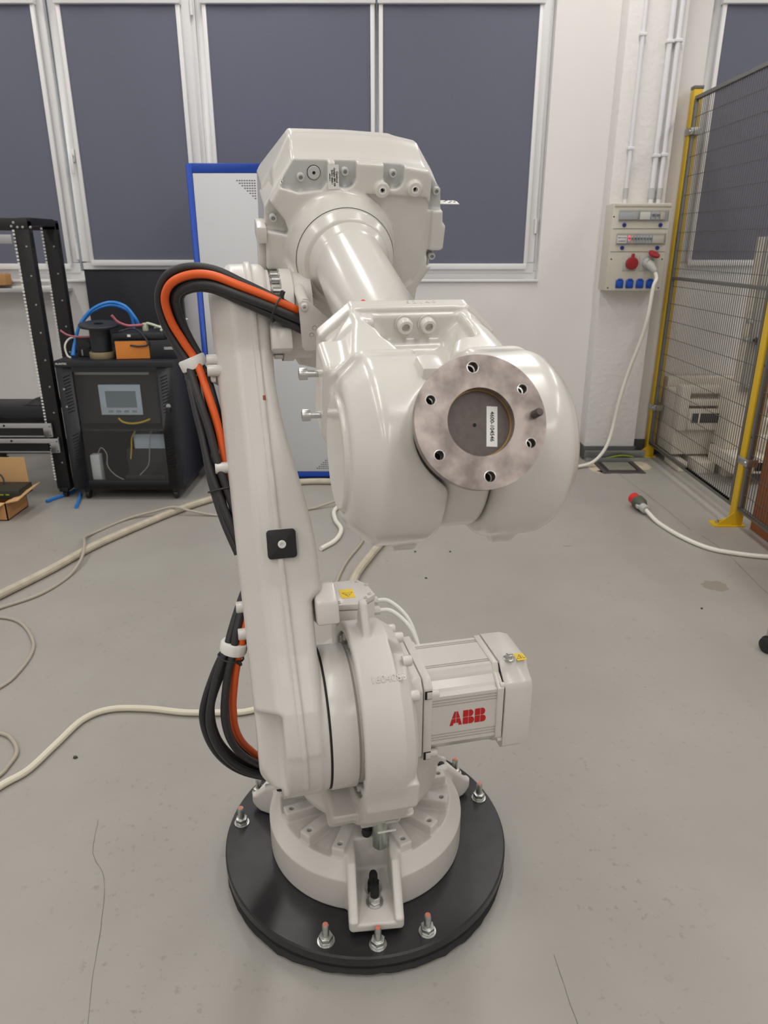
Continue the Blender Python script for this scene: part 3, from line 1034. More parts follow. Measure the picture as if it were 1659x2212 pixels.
# ------------------------------------------------------------------ upper-arm housing
HP = [(-.106, .181), (.02, .182), (.126, .177), (.186, .168), (.224, .126), (.232, .06), (.240, .05), (.240, .0), (.226, -.012), (.214, -.045), (.186, -.092), (.18, -.17), (.10, -.185), (-.085, -.170), (-.150, -.108), (-.170, -.06), (-.170, .083)]
def in_up(fn):
    return lambda X, Y, Z: fn(X, -Y, Z)
def housing(X, E, V):
    poly = dpoly(X, V, HP)
    d = dext(poly, E, -.16, .0, .007)
    # big boss that carries the forearm
    rr = np.hypot(X + .004, V)
    boss = dpoly(rr, E, [(-.05, -.05), (.122, -.05), (.119, .01), (.108, .058), (.106, .076), (.094, .096), (.082, .100), (-.05, .100)]) 
    d = smin(d, boss, .014)
    # low foot that carries the cable bracket
    foot = dext(dpoly(X, V, [(-.125, -.03), (-.06, -.10), (-.075, -.135), (-.115, -.130), (-.14, -.08)]), E, -.05, .055, .012)
    d = smin(d, foot, .02)
    # shallow panel at the right
    pan = dext(dpoly(X, V, [(.050, .118), (.185, .112), (.204, .085), (.206, -.01), (.172, -.075), (.10, -.128), (.085, -.10), (.125, -.02), (.115, .05)]), E, -.009, .2, .004)
    d = smax(d, -np.maximum(pan, -(np.hypot(X + .004, V) - .128)), .006)
    # screw pockets along the top edge
    pk = dext(dpoly(X, V, [(-.135, .128), (-.108, .188), (-.106, .3), (-.032, .3), (-.036, .14), (-.048, .124), (-.098, .118), (-.112, .122)]), E, -.022, .2, .004)
    for cx in (.003, .109):
        c = np.where(V > .152, np.abs(X - cx) - .0235, np.hypot(X - cx, V - .152) - .0235)
        pk = np.minimum(pk, dext(c, E, -.022, .2, .003))
    pk = np.minimum(pk, dext(dpoly(X, V, [(.192, .30), (.196, .085), (.3, .085), (.3, .30)]), E, -.022, .2, .004))
    pk = np.minimum(pk, dext(dpoly(X, V, [(-.30, .10), (-.158, .098), (-.128, .062), (-.118, .030), (-.165, .038), (-.30, .03)]), E, -.026, .2, .006))
    pk = np.minimum(pk, dext(dpoly(X, V, [(-.30, -.044), (-.150, -.046), (-.120, -.058), (-.117, -.082), (-.155, -.094), (-.30, -.09)]), E, -.026, .2, .006))
    pk = np.minimum(pk, dbox(X, V, E, (.203, -.040, -.026), (.30, -.004, .2), .005))
    d = smax(d, -np.maximum(pk, -(rr - .124)), .004)
    # two ports
    for cx, cv in ((.083, .129), (.156, .132)):
        d = smin(d, dext(np.hypot(X - cx, V - cv) - .0165, E, -.05, .011, .003), .004)
        d = np.maximum(d, -np.maximum(np.hypot(X - cx, V - cv) - .0050, .004 - E))
    # dark slit between bracket foot and boss
    return d
hs = link('upper_arm_housing', cast(in_up(housing), (-.185, -.112, -.20), (.255, .17, .205), .0030), 'paint_gloss', rob, F_UP)
paint_faces(hs, 'paint_grey', lambda x, y, z: (y > .012) & (y < .0235) & ((z > .118) | ((x > .19) & (z > .08)) | ((x < -.118) & (z > .03)) | ((x < -.118) & (z < -.04)) | ((x > .2) & (z < 0))))
def cover(X, E, V):
    k = np.clip((-E - .030) / .085, 0, 1)
    k = k * k * (3 - 2 * k)
    up = np.where(V > 0, V / (1 + .20 * k), V)
    Xs = X * (1 + .02 * k)
    d = dext(dpoly(Xs, up, HP), E, -.27, -.0275, .004)
    back = np.clip((-E - .15) / .12, 0, 1)
    d = smax(d, V - (.225 - .10 * back), .02)
    # two steps on the back of the cover
    d = smax(d, -dbox(X, V, E, (.000, .196, -.5), (.085, .5, -.17), .012), .012)
    d = smax(d, -dbox(X, V, E, (.135, .172, -.5), (.5, .5, -.145), .012), .012)
    # hollow on the left side
    d = smax(d, -dbox(X, V, E, (-.5, .085, -.13), (-.150, .165, -.05), .015), .01)
    return d
link('housing_cover', cast(in_up(cover), (-.19, .022, -.20), (.255, .275, .245), .0040), 'paint_gloss', rob, F_UP)
for x, v in ((-.092, .147), (.003, .160), (.109, .158), (.211, .124), (-.152, .063), (-.145, -.068), (.217, -.020)):
    screw(rob, F_UP, U(x, -.020, v), (0, -1, 0), .0085, .011, 'paint_grey')
# large flat plug in the left pocket
pg = MB().lathe([(0, 0), (.0135, 0), (.0135, .003), (.0125, .004), (.0035, .004), (.003, .001), (0, .001)], U(-.063, -.022, .155), (0, -1, 0), n=28).build('round_plug', 'paint_grey', rob, F_UP)
MB().lathe([(.0136, 0), (.0148, 0), (.0148, .0008), (.0136, .0008)], U(-.063, -.0218, .155), (0, -1, 0), n=28).build('plug_ring', 'seam', pg)
MB().lathe([(0, 0), (.0036, 0), (.0036, .0032), (0, .0034)], U(-.063, -.0215, .155), (0, -1, 0), n=12).build('plug_hole', 'hole', pg)
for cx, cv in ((.083, .129), (.156, .132)):
    po = MB().lathe([(.0052, .004), (.0085, .0105), (.0085, .012), (.0055, .0122)], U(cx, 0, cv), (0, -1, 0), n=20).build('port_ring', 'white', rob, F_UP)
    MB().lathe([(0, .004), (.0052, .0042), (0, .0046)], U(cx, 0, cv), (0, -1, 0), n=14).build('port_hole', 'hole', po)
# oil sticker
sk = MB().box((-.0115, -.0006, -.024), (.0115, 0, .024)).build('oil_sticker', 'sticker', rob, F_UP @ Matrix.Translation(U(-.024, .0012, .152)) @ Matrix.Rotation(R(-3), 4, 'Y'))
for txt, x, sz in (('Optimol', .0075, .0066), ('Optigear BM 100', .0022, .0052), ('3HAC 0860-1', -.003, .0052), ('2012-05-14', -.0078, .0032)):
    tme = text_mesh(txt, sz, .0002, .00012)
    link('sticker_text', tme, 'ink', sk, frame_mtx(Vector((x, -.0009, 0)), (0, 0, -1), (1, 0, 0)))
# small plate that sticks out at the right
tb = MB().box((.236, .062, .083), (.286, .090, .0845)).build('marking_plate', 'white', rob, F_UP)
for x, y in ((.252, .078), (.262, .07), (.268, .080), (.275, .074), (.280, .084), (.258, .086)):
    MB().box((x, y, .0845), (x + .006, y + .003, .0850)).build('marking', 'ink', tb)
# bearing side block at the left of the housing
MB().box((-.190, -.01, .015), (-.168, .06, .050)).build('side_lug', 'paint', rob, F_UP, bevel=.004)
MB().box((-.186, .02, -.12), (-.168, .06, .02)).build('side_plate', 'paint', rob, F_UP, bevel=.004)
# axis-3 motor hanging below
def drum(X, E, V):
    return dext(dpoly(X, V, [(-.118, -.10), (-.118, -.262), (-.095, -.300), (-.05, -.312), (.02, -.312), (.05, -.28), (.05, -.10)]), E, -.16, -.02, .02)
link('axis_3_motor', cast(in_up(drum), (-.13, .005, -.325), (.065, .175, -.085), .0045), 'paint', rob, F_UP)
# cable bracket plate
bk = MB().prism([(-.1265, -.034), (-.119, -.027), (-.107, -.029), (-.062, -.070), (-.062, -.137), (-.112, -.139), (-.1185, -.130)], lambda u, v: U(u, .220, v), lambda u, v: U(u, .2235, v)).build('cable_bracket', 'paint', rob, F_UP, bevel=.0012)
for x, v in ((-.093, -.087), (-.099, -.102)):
    rv = MB().lathe([(0, 0), (.0040, 0), (.0040, .0008), (0, .001)], U(x, .2235, v), (0, -1, 0), n=16).build('rivet', 'paint', bk)
    MB().lathe([(.0041, 0), (.0047, 0), (.0047, .0003), (.0041, .0003)], U(x, .2235, v), (0, -1, 0), n=16).build('rivet_ring', 'dado', bk)
MB().lathe([(0, 0), (.0085, 0), (.0085, .003), (.0065, .0055), (.003, .0055), (.003, .002), (0, .002)], U(-.1145, .2235, -.041), (0, -1, 0), n=20).build('bracket_screw', 'paint', bk)
MB().cyl(U(-.112, .03, -.052), U(-.1135, .2195, -.038), .012, 18).build('bracket_post', 'paint', bk)

# ------------------------------------------------------------------ forearm tube
MB().lathe([(0, .08), (.090, .08), (.088, .1005), (.080, .110), (.0755, .125), (.0745, .30), (.0745, .47), (.080, .49), (.088, .51), (.088, .55), (0, .55)], (0, 0, 0), (0, -1, 0), n=72).build('forearm_tube', 'paint_gloss', rob, F_UP)
MB().lathe([(.1075, .0655), (.1087, .0655), (.1087, .0662), (.1075, .0662)], (-.004, 0, 0), (0, -1, 0), n=72).build('boss_seam', 'dado', rob, F_UP)

# ------------------------------------------------------------------ wrist
WE = .82
bend = R(42)
nx_, ne_, nv_ = -.045, math.cos(bend), math.sin(bend)
ln = math.sqrt(nx_ ** 2 + 1)
nx_, ne_, nv_ = nx_ / ln, ne_ / ln, nv_ / ln
def wrist(X, E, V):
    oct_ = dpoly(X, V, [(-.085, .098), (.105, .098), (.158, .052), (.158, -.075), (.12, -.112), (-.10, -.112), (-.136, -.075), (-.136, .052)])
    plate_ = dext(oct_, E, .535, .566, .006)
    p2 = dext(oct_ + .010, E, .55, .592, .006)
    d = np.minimum(plate_, p2)
    # central block behind the fork
    core = dext(dpoly(E, V, [(.56, .040), (.66, .030), (.72, .0), (.72, -.06), (.66, -.095), (.56, -.10)]), X, -.12, .14, .02)
    d = smin(d, core, .012)
    side = dpoly(E, V, [(.57, .092), (.63, .094), (.70, .086), (.745, .104), (.76, -.115), (.70, -.105), (.57, -.100)])
    side = smin(side, dcirc(E, V, WE, 0, .129), .03)
    lobe = dcirc(E, V, WE, 0, .130)
    # left prong, pulled in where it meets the plate
    xl0 = -.120 - .024 * np.clip((E - .60) / .12, 0, 1)
    pl_ = smax(smax(smax(side, xl0 - X, .006), (side + xl0 - X + .034) * .707, .006), X + .026 + .05 * np.clip((.70 - E) / .13, 0, 1) * np.clip(V / .06, 0, 1), .020)
    xr0 = .142 + .022 * np.clip((E - .60) / .12, 0, 1)
    pr_ = smax(smax(smax(side, X - xr0, .012), (side + X - xr0 + .036) * .707, .014), -X + .036 + .055 * np.clip((.70 - E) / .13, 0, 1) * np.clip(V / .06, 0, 1), .025)
    d = smin(d, smin(pl_, pr_, .006), .014)
    # clearance for the hub that tilts up out of the fork
    along = X * nx_ + (E - WE) * ne_ + V * nv_
    perp = np.sqrt(np.maximum(X ** 2 + (E - WE) ** 2 + V ** 2 - along ** 2, 0))
    d = smax(d, -np.maximum(perp - .066, .075 - along), .012)
    # valley with the two screws
    vl = dext(dpoly(X, V, [(-.060, .2), (-.052, .075), (-.028, .046), (.062, .046), (.088, .075), (.096, .2)]), E, .572, .66, .010)
    d = smax(d, -vl, .008)
    # slots and dimples on the left shoulder, casting ribs
    sl = dext(np.hypot(np.maximum(np.abs(E - .605) - .012, 0), V - .060) - .010, X, -.2, -.126, .003)
    d = smax(d, -sl, .004)
    dim = np.sqrt((X + .150) ** 2 + (E - .735) ** 2 + (V - .055) ** 2) - .017
    d = smax(d, -dim, .008)
    # tabs at the bottom of the lobes
    for cx in (-.060, .085):
        tab = dext(np.hypot(E - (WE + .055), V + .110) - .020, X, cx - .017, cx + .017, .006)
        d = smin(d, tab, .012)
    # round cover on the left side
    cov_ = dext(dcirc(E, V, WE, 0, .078), X, -.150, -.12, .004)
    d = smin(d, cov_, .004)
    # boss with tapped holes on the left
    bs = dbox(X, E, V, (-.150, .625, -.055), (-.10, .715, .075), .012)
    d = smin(d, bs, .008)
    return d
link('wrist_housing', cast(in_up(wrist), (-.175, -.962, -.148), (.185, -.528, .142), .0030), 'paint_gloss', rob, F_UP)
for x in (-.001, .037):
    screw(rob, F_UP, U(x, .574, .072), (0, -1, 0), .0125, .014, 'paint')
    MB().lathe([(.0125, 0), (.0155, 0), (.0155, .002), (.0125, .002)], U(x, .573, .072), (0, -1, 0), n=24).build('screw_washer', 'paint', rob, F_UP)
for e, v in ((.655, .034), (.690, -.016)):
    s = MB().cyl(U(-.120, e, v), U(-.168, e, v), .0055, 16).build('loose_screw', 'steel', rob, F_UP)
    MB().lathe([(0, 0), (.0092, 0), (.0092, .011), (.0085, .0125), (.0052, .0125), (.005, .006), (0, .006)], U(-.166, e, v), (-1, 0, 0), n=22).build('screw_head', 'steel', s)
MB().lathe([(0, 0), (.004, 0), (.004, .012), (0, .014)], U(-.060, .53, .083), (0, -.2, 1), n=12).build('red_pin', 'redcap', rob, F_UP)
tm = text_mesh('5 2 1 4 0', .014, .0006)
link('cast_number', tm, 'paint', rob, F_UP @ frame_mtx(U(.03, .550, .0983), (1, 0, 0), (0, 1, 0)))

# tilting hub between the prongs
def hub(X, E, V):
    along = X * nx_ + (E - WE) * ne_ + V * nv_
    perp = np.sqrt(np.maximum(X ** 2 + (E - WE) ** 2 + V ** 2 - along ** 2, 0))
    d = dext(dcirc(E, V, WE, 0, .110), X, -.0255, .0340, .008)
    d = smin(d, dext(perp - .060, along, .03, .165, .006), .02)
    return d
link('tilt_hub', cast(in_up(hub), (-.095, -1.02, -.112), (.085, -.70, .185), .0036), 'paint', rob, F_UP)
MB().box((-.052, -.855, .095), (-.020, -.815, .140), Matrix.Identity(4)).build('end_stop', 'paint', rob, F_UP, bevel=.006)

# tool flange
nU = Vector((nx_, -ne_, nv_))
side_ = Vector((1, 0, 0))
side_ = (side_ - nU * side_.dot(nU)).normalized()
up_ = nU.cross(side_)
FLG = F_UP @ frame_mtx(U(0, WE, 0) + nU * .185, side_, up_)     # local z points out of the flange
def flange_mesh():
    bm = bmesh.new()
    n = 96
    RO, RI = .0775, .0395
    holes = [(.0630 * math.cos(R(90 + 3.5 + 60 * k)), .0630 * math.sin(R(90 + 3.5 + 60 * k)), .0055 if k % 3 else .0062) for k in range(6)]
    # the face as a filled curve with holes
    cu = bpy.data.curves.new('f', 'CURVE')
    cu.dimensions = '2D'
    cu.fill_mode = 'BOTH'
    cu.extrude = .0065
    def ring(cx, cy, r, k):
        sp = cu.splines.new('POLY')
        sp.points.add(k - 1)
        for i in range(k):
            a = 2 * math.pi * i / k
            sp.points[i].co = (cx + r * math.cos(a), cy + r * math.sin(a), 0, 1)
        sp.use_cyclic_u = True
    ring(0, 0, RO, 96)
    ring(0, 0, RI, 64)
    for x, y, r in holes: ring(x, y, r, 24)
    ob = bpy.data.objects.new('f', cu)
    COL.objects.link(ob)
    dg = bpy.context.evaluated_depsgraph_get()
    me = bpy.data.meshes.new_from_object(ob.evaluated_get(dg))
    bpy.data.objects.remove(ob)
    bpy.data.curves.remove(cu)
    bm.from_mesh(me)
    bmesh.ops.remove_doubles(bm, verts=bm.verts, dist=1e-6)
    bmesh.ops.recalc_face_normals(bm, faces=bm.faces)
    bm.to_mesh(me)
    bm.free()
    me.polygons.foreach_set('use_smooth', [True] * len(me.polygons))
    me.set_sharp_from_angle(angle=R(35))
    return me, holes
fme, holes = flange_mesh()
fl = link('tool_flange', fme, 'flange', rob, FLG @ Matrix.Translation((0, 0, -.0065)))
MB().lathe([(.0396, -.0065), (.0396, .0), (.0382, .0), (.0382, -.0065)], (0, 0, -.006), (0, 0, 1), n=64, up=(0, 1, 0)).build('brass_ring', 'brass', fl)
ctr = MB().lathe([(0, -.010), (.0396, -.010), (.0396, -.0075), (0, -.0075)], (0, 0, 0), (0, 0, 1), n=64, up=(0, 1, 0)).build('centre_disc', 'flangedark', fl)
MB().lathe([(0, 0), (.0022, 0), (.0022, .0006), (0, .0006)], (-.004, -.001, -.0077), (0, 0, 1), n=14, up=(0, 1, 0)).build('centre_mark', 'hole', fl)
lb = MB().box((-.0065, -.0235, -.0074), (.0065, .0235, -.0069)).build('number_label', 'sticker', fl, Matrix.Translation((.0165, -.004, 0)) @ Matrix.Rotation(R(-6), 4, 'Z'))
tme = text_mesh('4600-104546', .0066, .0002, .0001)
link('label_text', tme, 'ink', fl, lb.matrix_basis @ frame_mtx(Vector((.000, 0, -.0068)), (0, -1, 0), (1, 0, 0)))
for x, y, r in holes:
    hp = MB().lathe([(0, -.0132), (r * 1.0, -.0132), (r * 1.0, -.0105), (0, -.0105)], (x, y, 0), (0, 0, 1), n=20, up=(0, 1, 0)).build('tapped_hole', 'hole', fl)
    MB().lathe([(r, .0062), (r * 1.15, .0066), (r * 1.15, .0067), (r, .0068)], (x, y, 0), (0, 0, 1), n=24, up=(0, 1, 0)).build('countersink', 'steel', fl)
a = R(4)
MB().lathe([(0, 0), (.0048, 0), (.0048, .016), (.0036, .018), (0, .018)], (.064 * math.cos(a), .064 * math.sin(a), .006), (0, 0, 1), n=18, up=(0, 1, 0)).build('locating_pin', 'flangedark', fl)
MB().lathe([(0, 0), (.060, 0), (.060, .012), (.055, .02), (0, .02)], (0, 0, -.028), (0, 0, 1), n=48, up=(0, 1, 0)).build('flange_neck', 'paint', fl)

# ------------------------------------------------------------------ cable dress on the robot
def bundle(path, offs, spread, prefix='cable', radius=.0088):
    base_ = catmull(path, 7)
    m = len(base_)
    s, t, _ = basis_from(base_[1] - base_[0])
    frames = []
    for i in range(m):
        d = (base_[min(i + 1, m - 1)] - base_[max(i - 1, 0)]).normalized()
        s = (s - d * s.dot(d)).normalized()
        frames.append((s.copy(), d.cross(s)))
    for k, (ang, rad, material, twist) in enumerate(offs):
        pts = []
        for i in range(m):
            q = i / (m - 1)
            sp = np.interp(q, [a for a, b in spread], [b for a, b in spread])
            an = ang + twist * q
            pts.append(base_[i] + frames[i][0] * (rad * sp * math.cos(an)) + frames[i][1] * (rad * sp * math.sin(an)))
        o = MB().tube(pts, radius, 12).build(prefix, material, rob, F_ROB)
        o['label'] = 'orange cable' if material == 'orange' else 'black cable'
up_path = [(-.088, .050, 1.400), (-.121, .040, 1.416), (-.180, .035, 1.447), (-.237, .05, 1.474), (-.288, .08, 1.496), (-.330, .10, 1.500), (-.366, .12, 1.488), (-.384, .14, 1.458), (-.382, .15, 1.412), (-.366, .15, 1.365), (-.345, .14, 1.316)]
side_pts = [(.722, -.331), (.650, -.320), (.579, -.314), (.517, -.304), (.45, -.290), (.38, -.270)]
for t, x in side_pts:
    p = Vector((x, AY + t * math.sin(R(22)), AZ + t * math.cos(R(22))))
    up_path.append(tuple(p))
off6 = [(R(60 * k + 15), .0175, 'orange' if k == 4 else 'cableblack', R(-260)) for k in range(6)]
bundle(up_path, off6, [(0, 1.0), (.2, 1.0), (.36, 1.35), (.48, 1.2), (.60, 1.0), (.72, 1.25), (.85, 1.2), (1, .9)])
low_path = [(-.245, .01, .85), (-.272, -.02, .800), (-.298, -.05, .745), (-.310, -.06, .715), (-.338, -.07, .640), (-.358, -.07, .545), (-.344, -.05, .447), (-.300, 0, .345), (-.236, .05, .262), (-.20, .06, .225)]
off6b = [(R(60 * k + 40), .0175, 'orange' if k == 3 else 'cableblack', R(-150)) for k in range(6)]
bundle(low_path, off6b, [(0, .9), (.28, .9), (.36, 1.0), (.55, 2.0), (.75, 1.6), (.9, 1.0), (1, .8)])
# white clamps and black cable ties
def clamp(c, d, w=.026):
    c = Vector(c)
    s, t, dd = basis_from(d)
    mb = MB()
    m = Matrix.Identity(4)
    for i in range(3):
        m[i][0], m[i][1], m[i][2], m[i][3] = s[i], t[i], dd[i], c[i]
    prof = [(.032 * math.cos(R(q)), .030 * math.sin(R(q))) for q in range(0, 360, 30)]
    return mb.prism(prof, lambda u, v: m @ Vector((u, v, -w / 2)), lambda u, v: m @ Vector((u, v, w / 2)))
for c, d, tip in (((-.347, .142, 1.320), (.35, -.1, -.9), (-.297, .120, 1.290)), ((-.310, -.060, .715), (-.25, -.1, -.95), (-.282, -.045, .752))):
    cl = clamp(c, d).build('cable_clamp', 'white', rob, F_ROB, bevel=.004)
    p, q = Vector(c), Vector(tip)
    ax = (q - p)
    MB().box((-.004, -.016, -.002), (.004, .016, ax.length + .012), Matrix.Translation(p) @ ax.to_track_quat('Z', 'Y').to_matrix().to_4x4()).build('clamp_arm', 'white', cl, bevel=.002)
    MB().lathe([(0, 0), (.009, 0), (.009, .006), (.006, .009), (0, .009)], q + Vector((-.006, -.016, .0)), (-1, -.2, 0), n=18).build('clamp_screw', 'white', cl)
def tie(c, d, r, tail):
    c = Vector(c)
    s, t, dd = basis_from(d)
    pts = [c + s * (r * math.cos(R(q))) + t * (r * math.sin(R(q))) for q in range(0, 360, 20)]
    o = MB().tube(pts, .0022, 8, closed=True).build('cable_tie', 'cableblack', rob, F_ROB)
    p = c + s * (r * math.cos(tail)) + t * (r * math.sin(tail))
    out = (p - c).normalized()
    MB().box((-.003, -.0035, -.002), (.003, .0035, .012), Matrix.Translation(p) @ out.to_track_quat('Z', 'Y').to_matrix().to_4x4()).build('tie_head', 'cableblack', o)
tie((-.168, .012, 1.441), (-.85, .3, .4), .0275, R(100))
tie((-.338, .138, 1.292), (.2, -.2, -.95), .029, R(170))
pt = Vector((-.306, AY + .52 * math.sin(R(22)), AZ + .52 * math.cos(R(22))))
tie(pt, (.15, -.35, -.93), .031, R(200))
tie((-.318, -.062, .692), (-.25, -.1, -.95), .0285, R(190))
# cable entry at the foot
en = MB().box((-.235, .03, .205), (-.165, .10, .300)).build('cable_entry', 'black', rob, F_ROB, bevel=.01)
MB().box((-.218, -.006, .215), (-.192, .0, .300)).build('entry_plate', 'paint', rob, F_ROB, bevel=.002)
MB().box((-.262, -.004, .248), (-.205, .010, .262), Matrix.Identity(4)).build('entry_clamp', 'white', rob, F_ROB, bevel=.003)

# ================================================================== AGAINST THE WINDOW WALL
# ------------------------------------------------------------------ blue-framed steel cabinet
cab = thing('steel_cabinet', 'tall light grey two-door steel cabinet with blue frame behind the robot', 'cabinet', (-.76, 5.05, 0))
fr = MB()
fr.box((-.46, -.22, .02), (-.422, .2, 2.037)).box((.422, -.22, .02), (.46, .2, 2.037))
fr.box((-.422, -.22, 1.985), (.422, .2, 2.037)).box((-.422, -.22, .02), (.422, .2, .06))
fr.build('frame', 'cabblue', cab, bevel=.004)
MB().box((-.422, -.18, .06), (.422, .2, 1.985)).build('carcass', 'cabgrey', cab)
for s in (-1, 1):
    for y in (-.18, .15):
        MB().cyl((s * .42, y, 0), (s * .42, y, .02), .025, 14).build('foot', 'black', cab)
for s, x0, x1 in ((-1, -.420, -.0025), (1, .0025, .420)):
    d = MB().box((x0, -.221, .062), (x1, -.190, 1.983)).build('door', 'cabgrey', cab, bevel=.003)
    # perforated triangles: small slots in rows
    mb = MB()
    for top in (1, 0):
        for r in range(8):
            for c in range(8):
                if c > r: continue
                inner = -.035 * 1.0
                if top:
                    px = s * (.04 + .0155 * c); pz = 1.955 - .0 - .0145 * (7 - r) * 1.0
                    px = s * (.04 + .0155 * c)
                    if c > (r): continue
                else:
                    px = s * (.395 - .0155 * c); pz = .085 + .0145 * (7 - r)
                if top: pz = 1.84 + .0145 * r
                mb.box((px - .0052, -.2216, pz - .0030), (px + .0052, -.2206, pz + .0030))
    o = mb.build('vent_slots', 'dado', d, smooth=0)
    o['kind'] = 'stuff'
MB().box((-.030, -.228, 1.0), (-.012, -.221, 1.12)).build('handle', 'black', cab, bevel=.002)

# ------------------------------------------------------------------ black network cabinet on castors
nc = thing('network_cabinet', 'black network cabinet with tinted glass door standing on castors', 'cabinet', (-1.66, 4.70, 0))
MB().box((-.36, -.30, .075), (.36, .30, .10)).build('bottom_panel', 'cabblack', nc, bevel=.003)
MB().box((-.365, -.31, .865), (.365, .305, .905)).build('top_panel', 'cabblack', nc, bevel=.006)
MB().box((-.36, -.28, .10), (-.345, .30, .865)).build('side_panel', 'cabblack', nc)
MB().box((.345, -.28, .10), (.36, .30, .865)).build('side_panel', 'cabblack', nc)
MB().box((-.345, .285, .10), (.345, .30, .865)).build('back_panel', 'cabin', nc)
dr = MB()
dr.box((-.36, -.305, .075), (-.262, -.282, .865)).box((.262, -.305, .075), (.36, -.282, .865))
dr.box((-.262, -.305, .075), (.262, -.282, .135)).box((-.262, -.305, .835), (.262, -.282, .865))
door = dr.build('door_frame', 'cabblack', nc, bevel=.002)
MB().box((-.262, -.297, .135), (.262, -.292, .835)).build('door_glass', 'cabglass', nc)
for s in (-1, 1):
    for zc in (.70, .33):
        mb = MB()
        for k in range(12):
            z = zc - .11 + .02 * k
            mb.add([(s * .30 - .022, -.3056, z - .012), (s * .30 + .022, -.3056, z + .006), (s * .30 + .022, -.3056, z + .012), (s * .30 - .022, -.3056, z - .006)], [(0, 1, 2, 3)])
        o = mb.build('vent_slits', 'hole', door, smooth=0)
        o['kind'] = 'stuff'
lk = MB().lathe([(0, 0), (.014, 0), (.014, .006), (0, .008)], (.312, -.305, .625), (0, -1, 0), n=20).build('lock', 'silver', door)
MB().box((.303, -.318, .585), (.321, -.306, .618)).build('latch', 'cabblack', door, bevel=.002)
for z in (.73, .62):
    MB().lathe([(0, 0), (.007, 0), (.006, .004), (0, .005)], (-.325, -.305, z), (0, -1, 0), n=14).build('door_screw', 'silver', door)
for x in (-.29, .29):
    for y in (-.26, .26):
        c = MB().cyl((x - .012, y, .030), (x + .012, y, .030), .030, 20).build('castor', 'black', nc, bevel=.003)
        MB().box((x - .018, y - .018, .04), (x + .018, y + .018, .075)).build('castor_fork', 'cabblack', c, bevel=.003)
lb = MB().box((-.352, -.3105, .879), (-.28, -.3095, .894)).build('brand_strip', 'cabblack', nc)
tm_ = text_mesh('ALANTEC', .016, .0004, .0002)
link('brand_text', tm_, 'sticker', lb, frame_mtx(Vector((-.318, -.3110, .8865)), (1, 0, 0), (0, 0, 1)))
MB().box((-.26, -.275, .815), (.20, -.262, .842)).build('punched_rail', 'silver', nc)
MB().box((-.29, -.238, .50), (.23, -.232, .82)).build('mount_plate', 'cabin', nc)
MB().box((-.34, -.27, .455), (.34, .27, .465)).build('shelf', 'cabin', nc)

# inside the cabinet
hp = thing('touch_panel', 'light grey touch panel behind the glass of the black network cabinet', 'screen', (-1.662, 4.455, .545))
MB().box((-.132, -.012, .012), (.132, .0, .205)).build('bezel', 'panel', hp, bevel=.004)
MB().box((-.092, -.0135, .060), (.100, -.012, .165)).build('display', 'screen', hp)
for k in range(4):
    MB().box((-.085 + .05 * k, -.0135, .028), (-.055 + .05 * k, -.012, .042)).build('key', 'silver', hp)
tag(MB().box((-1.632, 4.50, .320), (-1.432, 4.56, .418)).build('white_module', 'panel', bevel=.004), 'long whitish module low inside the black network cabinet', 'module')
# power supply and bits lying on the cabinet floor
tag(MB().box((-1.905, 4.43, .1005), (-1.845, 4.49, .295)).build('power_supply', 'white', bevel=.006), 'small white power supply standing at left inside the network cabinet', 'device')
tag(MB().box((-1.70, 4.46, .1005), (-1.44, 4.499, .150)).box((-1.69, 4.50, .1005), (-1.43, 4.56, .318)).build('circuit_tray', 'cabin', bevel=.004), 'dark tray of boards on the network cabinet floor', 'tray')
def cord(name, pts, r, material, label, cat='cable', n=10, per=8, group=None):
    o = MB().tube(catmull(pts, per), r, n).build(name, material)
    return tag(o, label, cat, group)
cord('patch_cable', [(-1.69, 4.445, .535), (-1.66, 4.437, .513), (-1.605, 4.437, .503), (-1.54, 4.44, .512), (-1.49, 4.445, .53)], .006, 'yelcable', 'yellow patch cable hanging just below the touch panel')
cord('patch_cable', [(-1.865, 4.45, .110), (-1.83, 4.43, .106), (-1.79, 4.43, .106), (-1.70, 4.435, .108), (-1.62, 4.432, .107), (-1.53, 4.425, .106)], .0065, 'yelcable', 'thick yellow cable lying on the network cabinet floor')
cord('patch_cable', [(-1.60, 4.49, .454), (-1.635, 4.485, .40), (-1.645, 4.48, .33), (-1.655, 4.47, .26)], .005, 'yelcable', 'thin yellow cable dropping left of the whitish module')
cord('loose_wire', [(-1.86, 4.46, .300), (-1.83, 4.45, .34), (-1.80, 4.45, .30), (-1.80, 4.44, .22), (-1.76, 4.44, .16), (-1.70, 4.445, .120)], .0035, 'thincable', 'thin grey wire looping beside the white power supply', 'wire')
cord('loose_wire', [(-1.50, 4.49, .454), (-1.515, 4.47, .40), (-1.525, 4.46, .30), (-1.54, 4.45, .22), (-1.60, 4.445, .156)], .0035, 'thincable', 'thin grey wire hanging in front of the whitish module', 'wire')

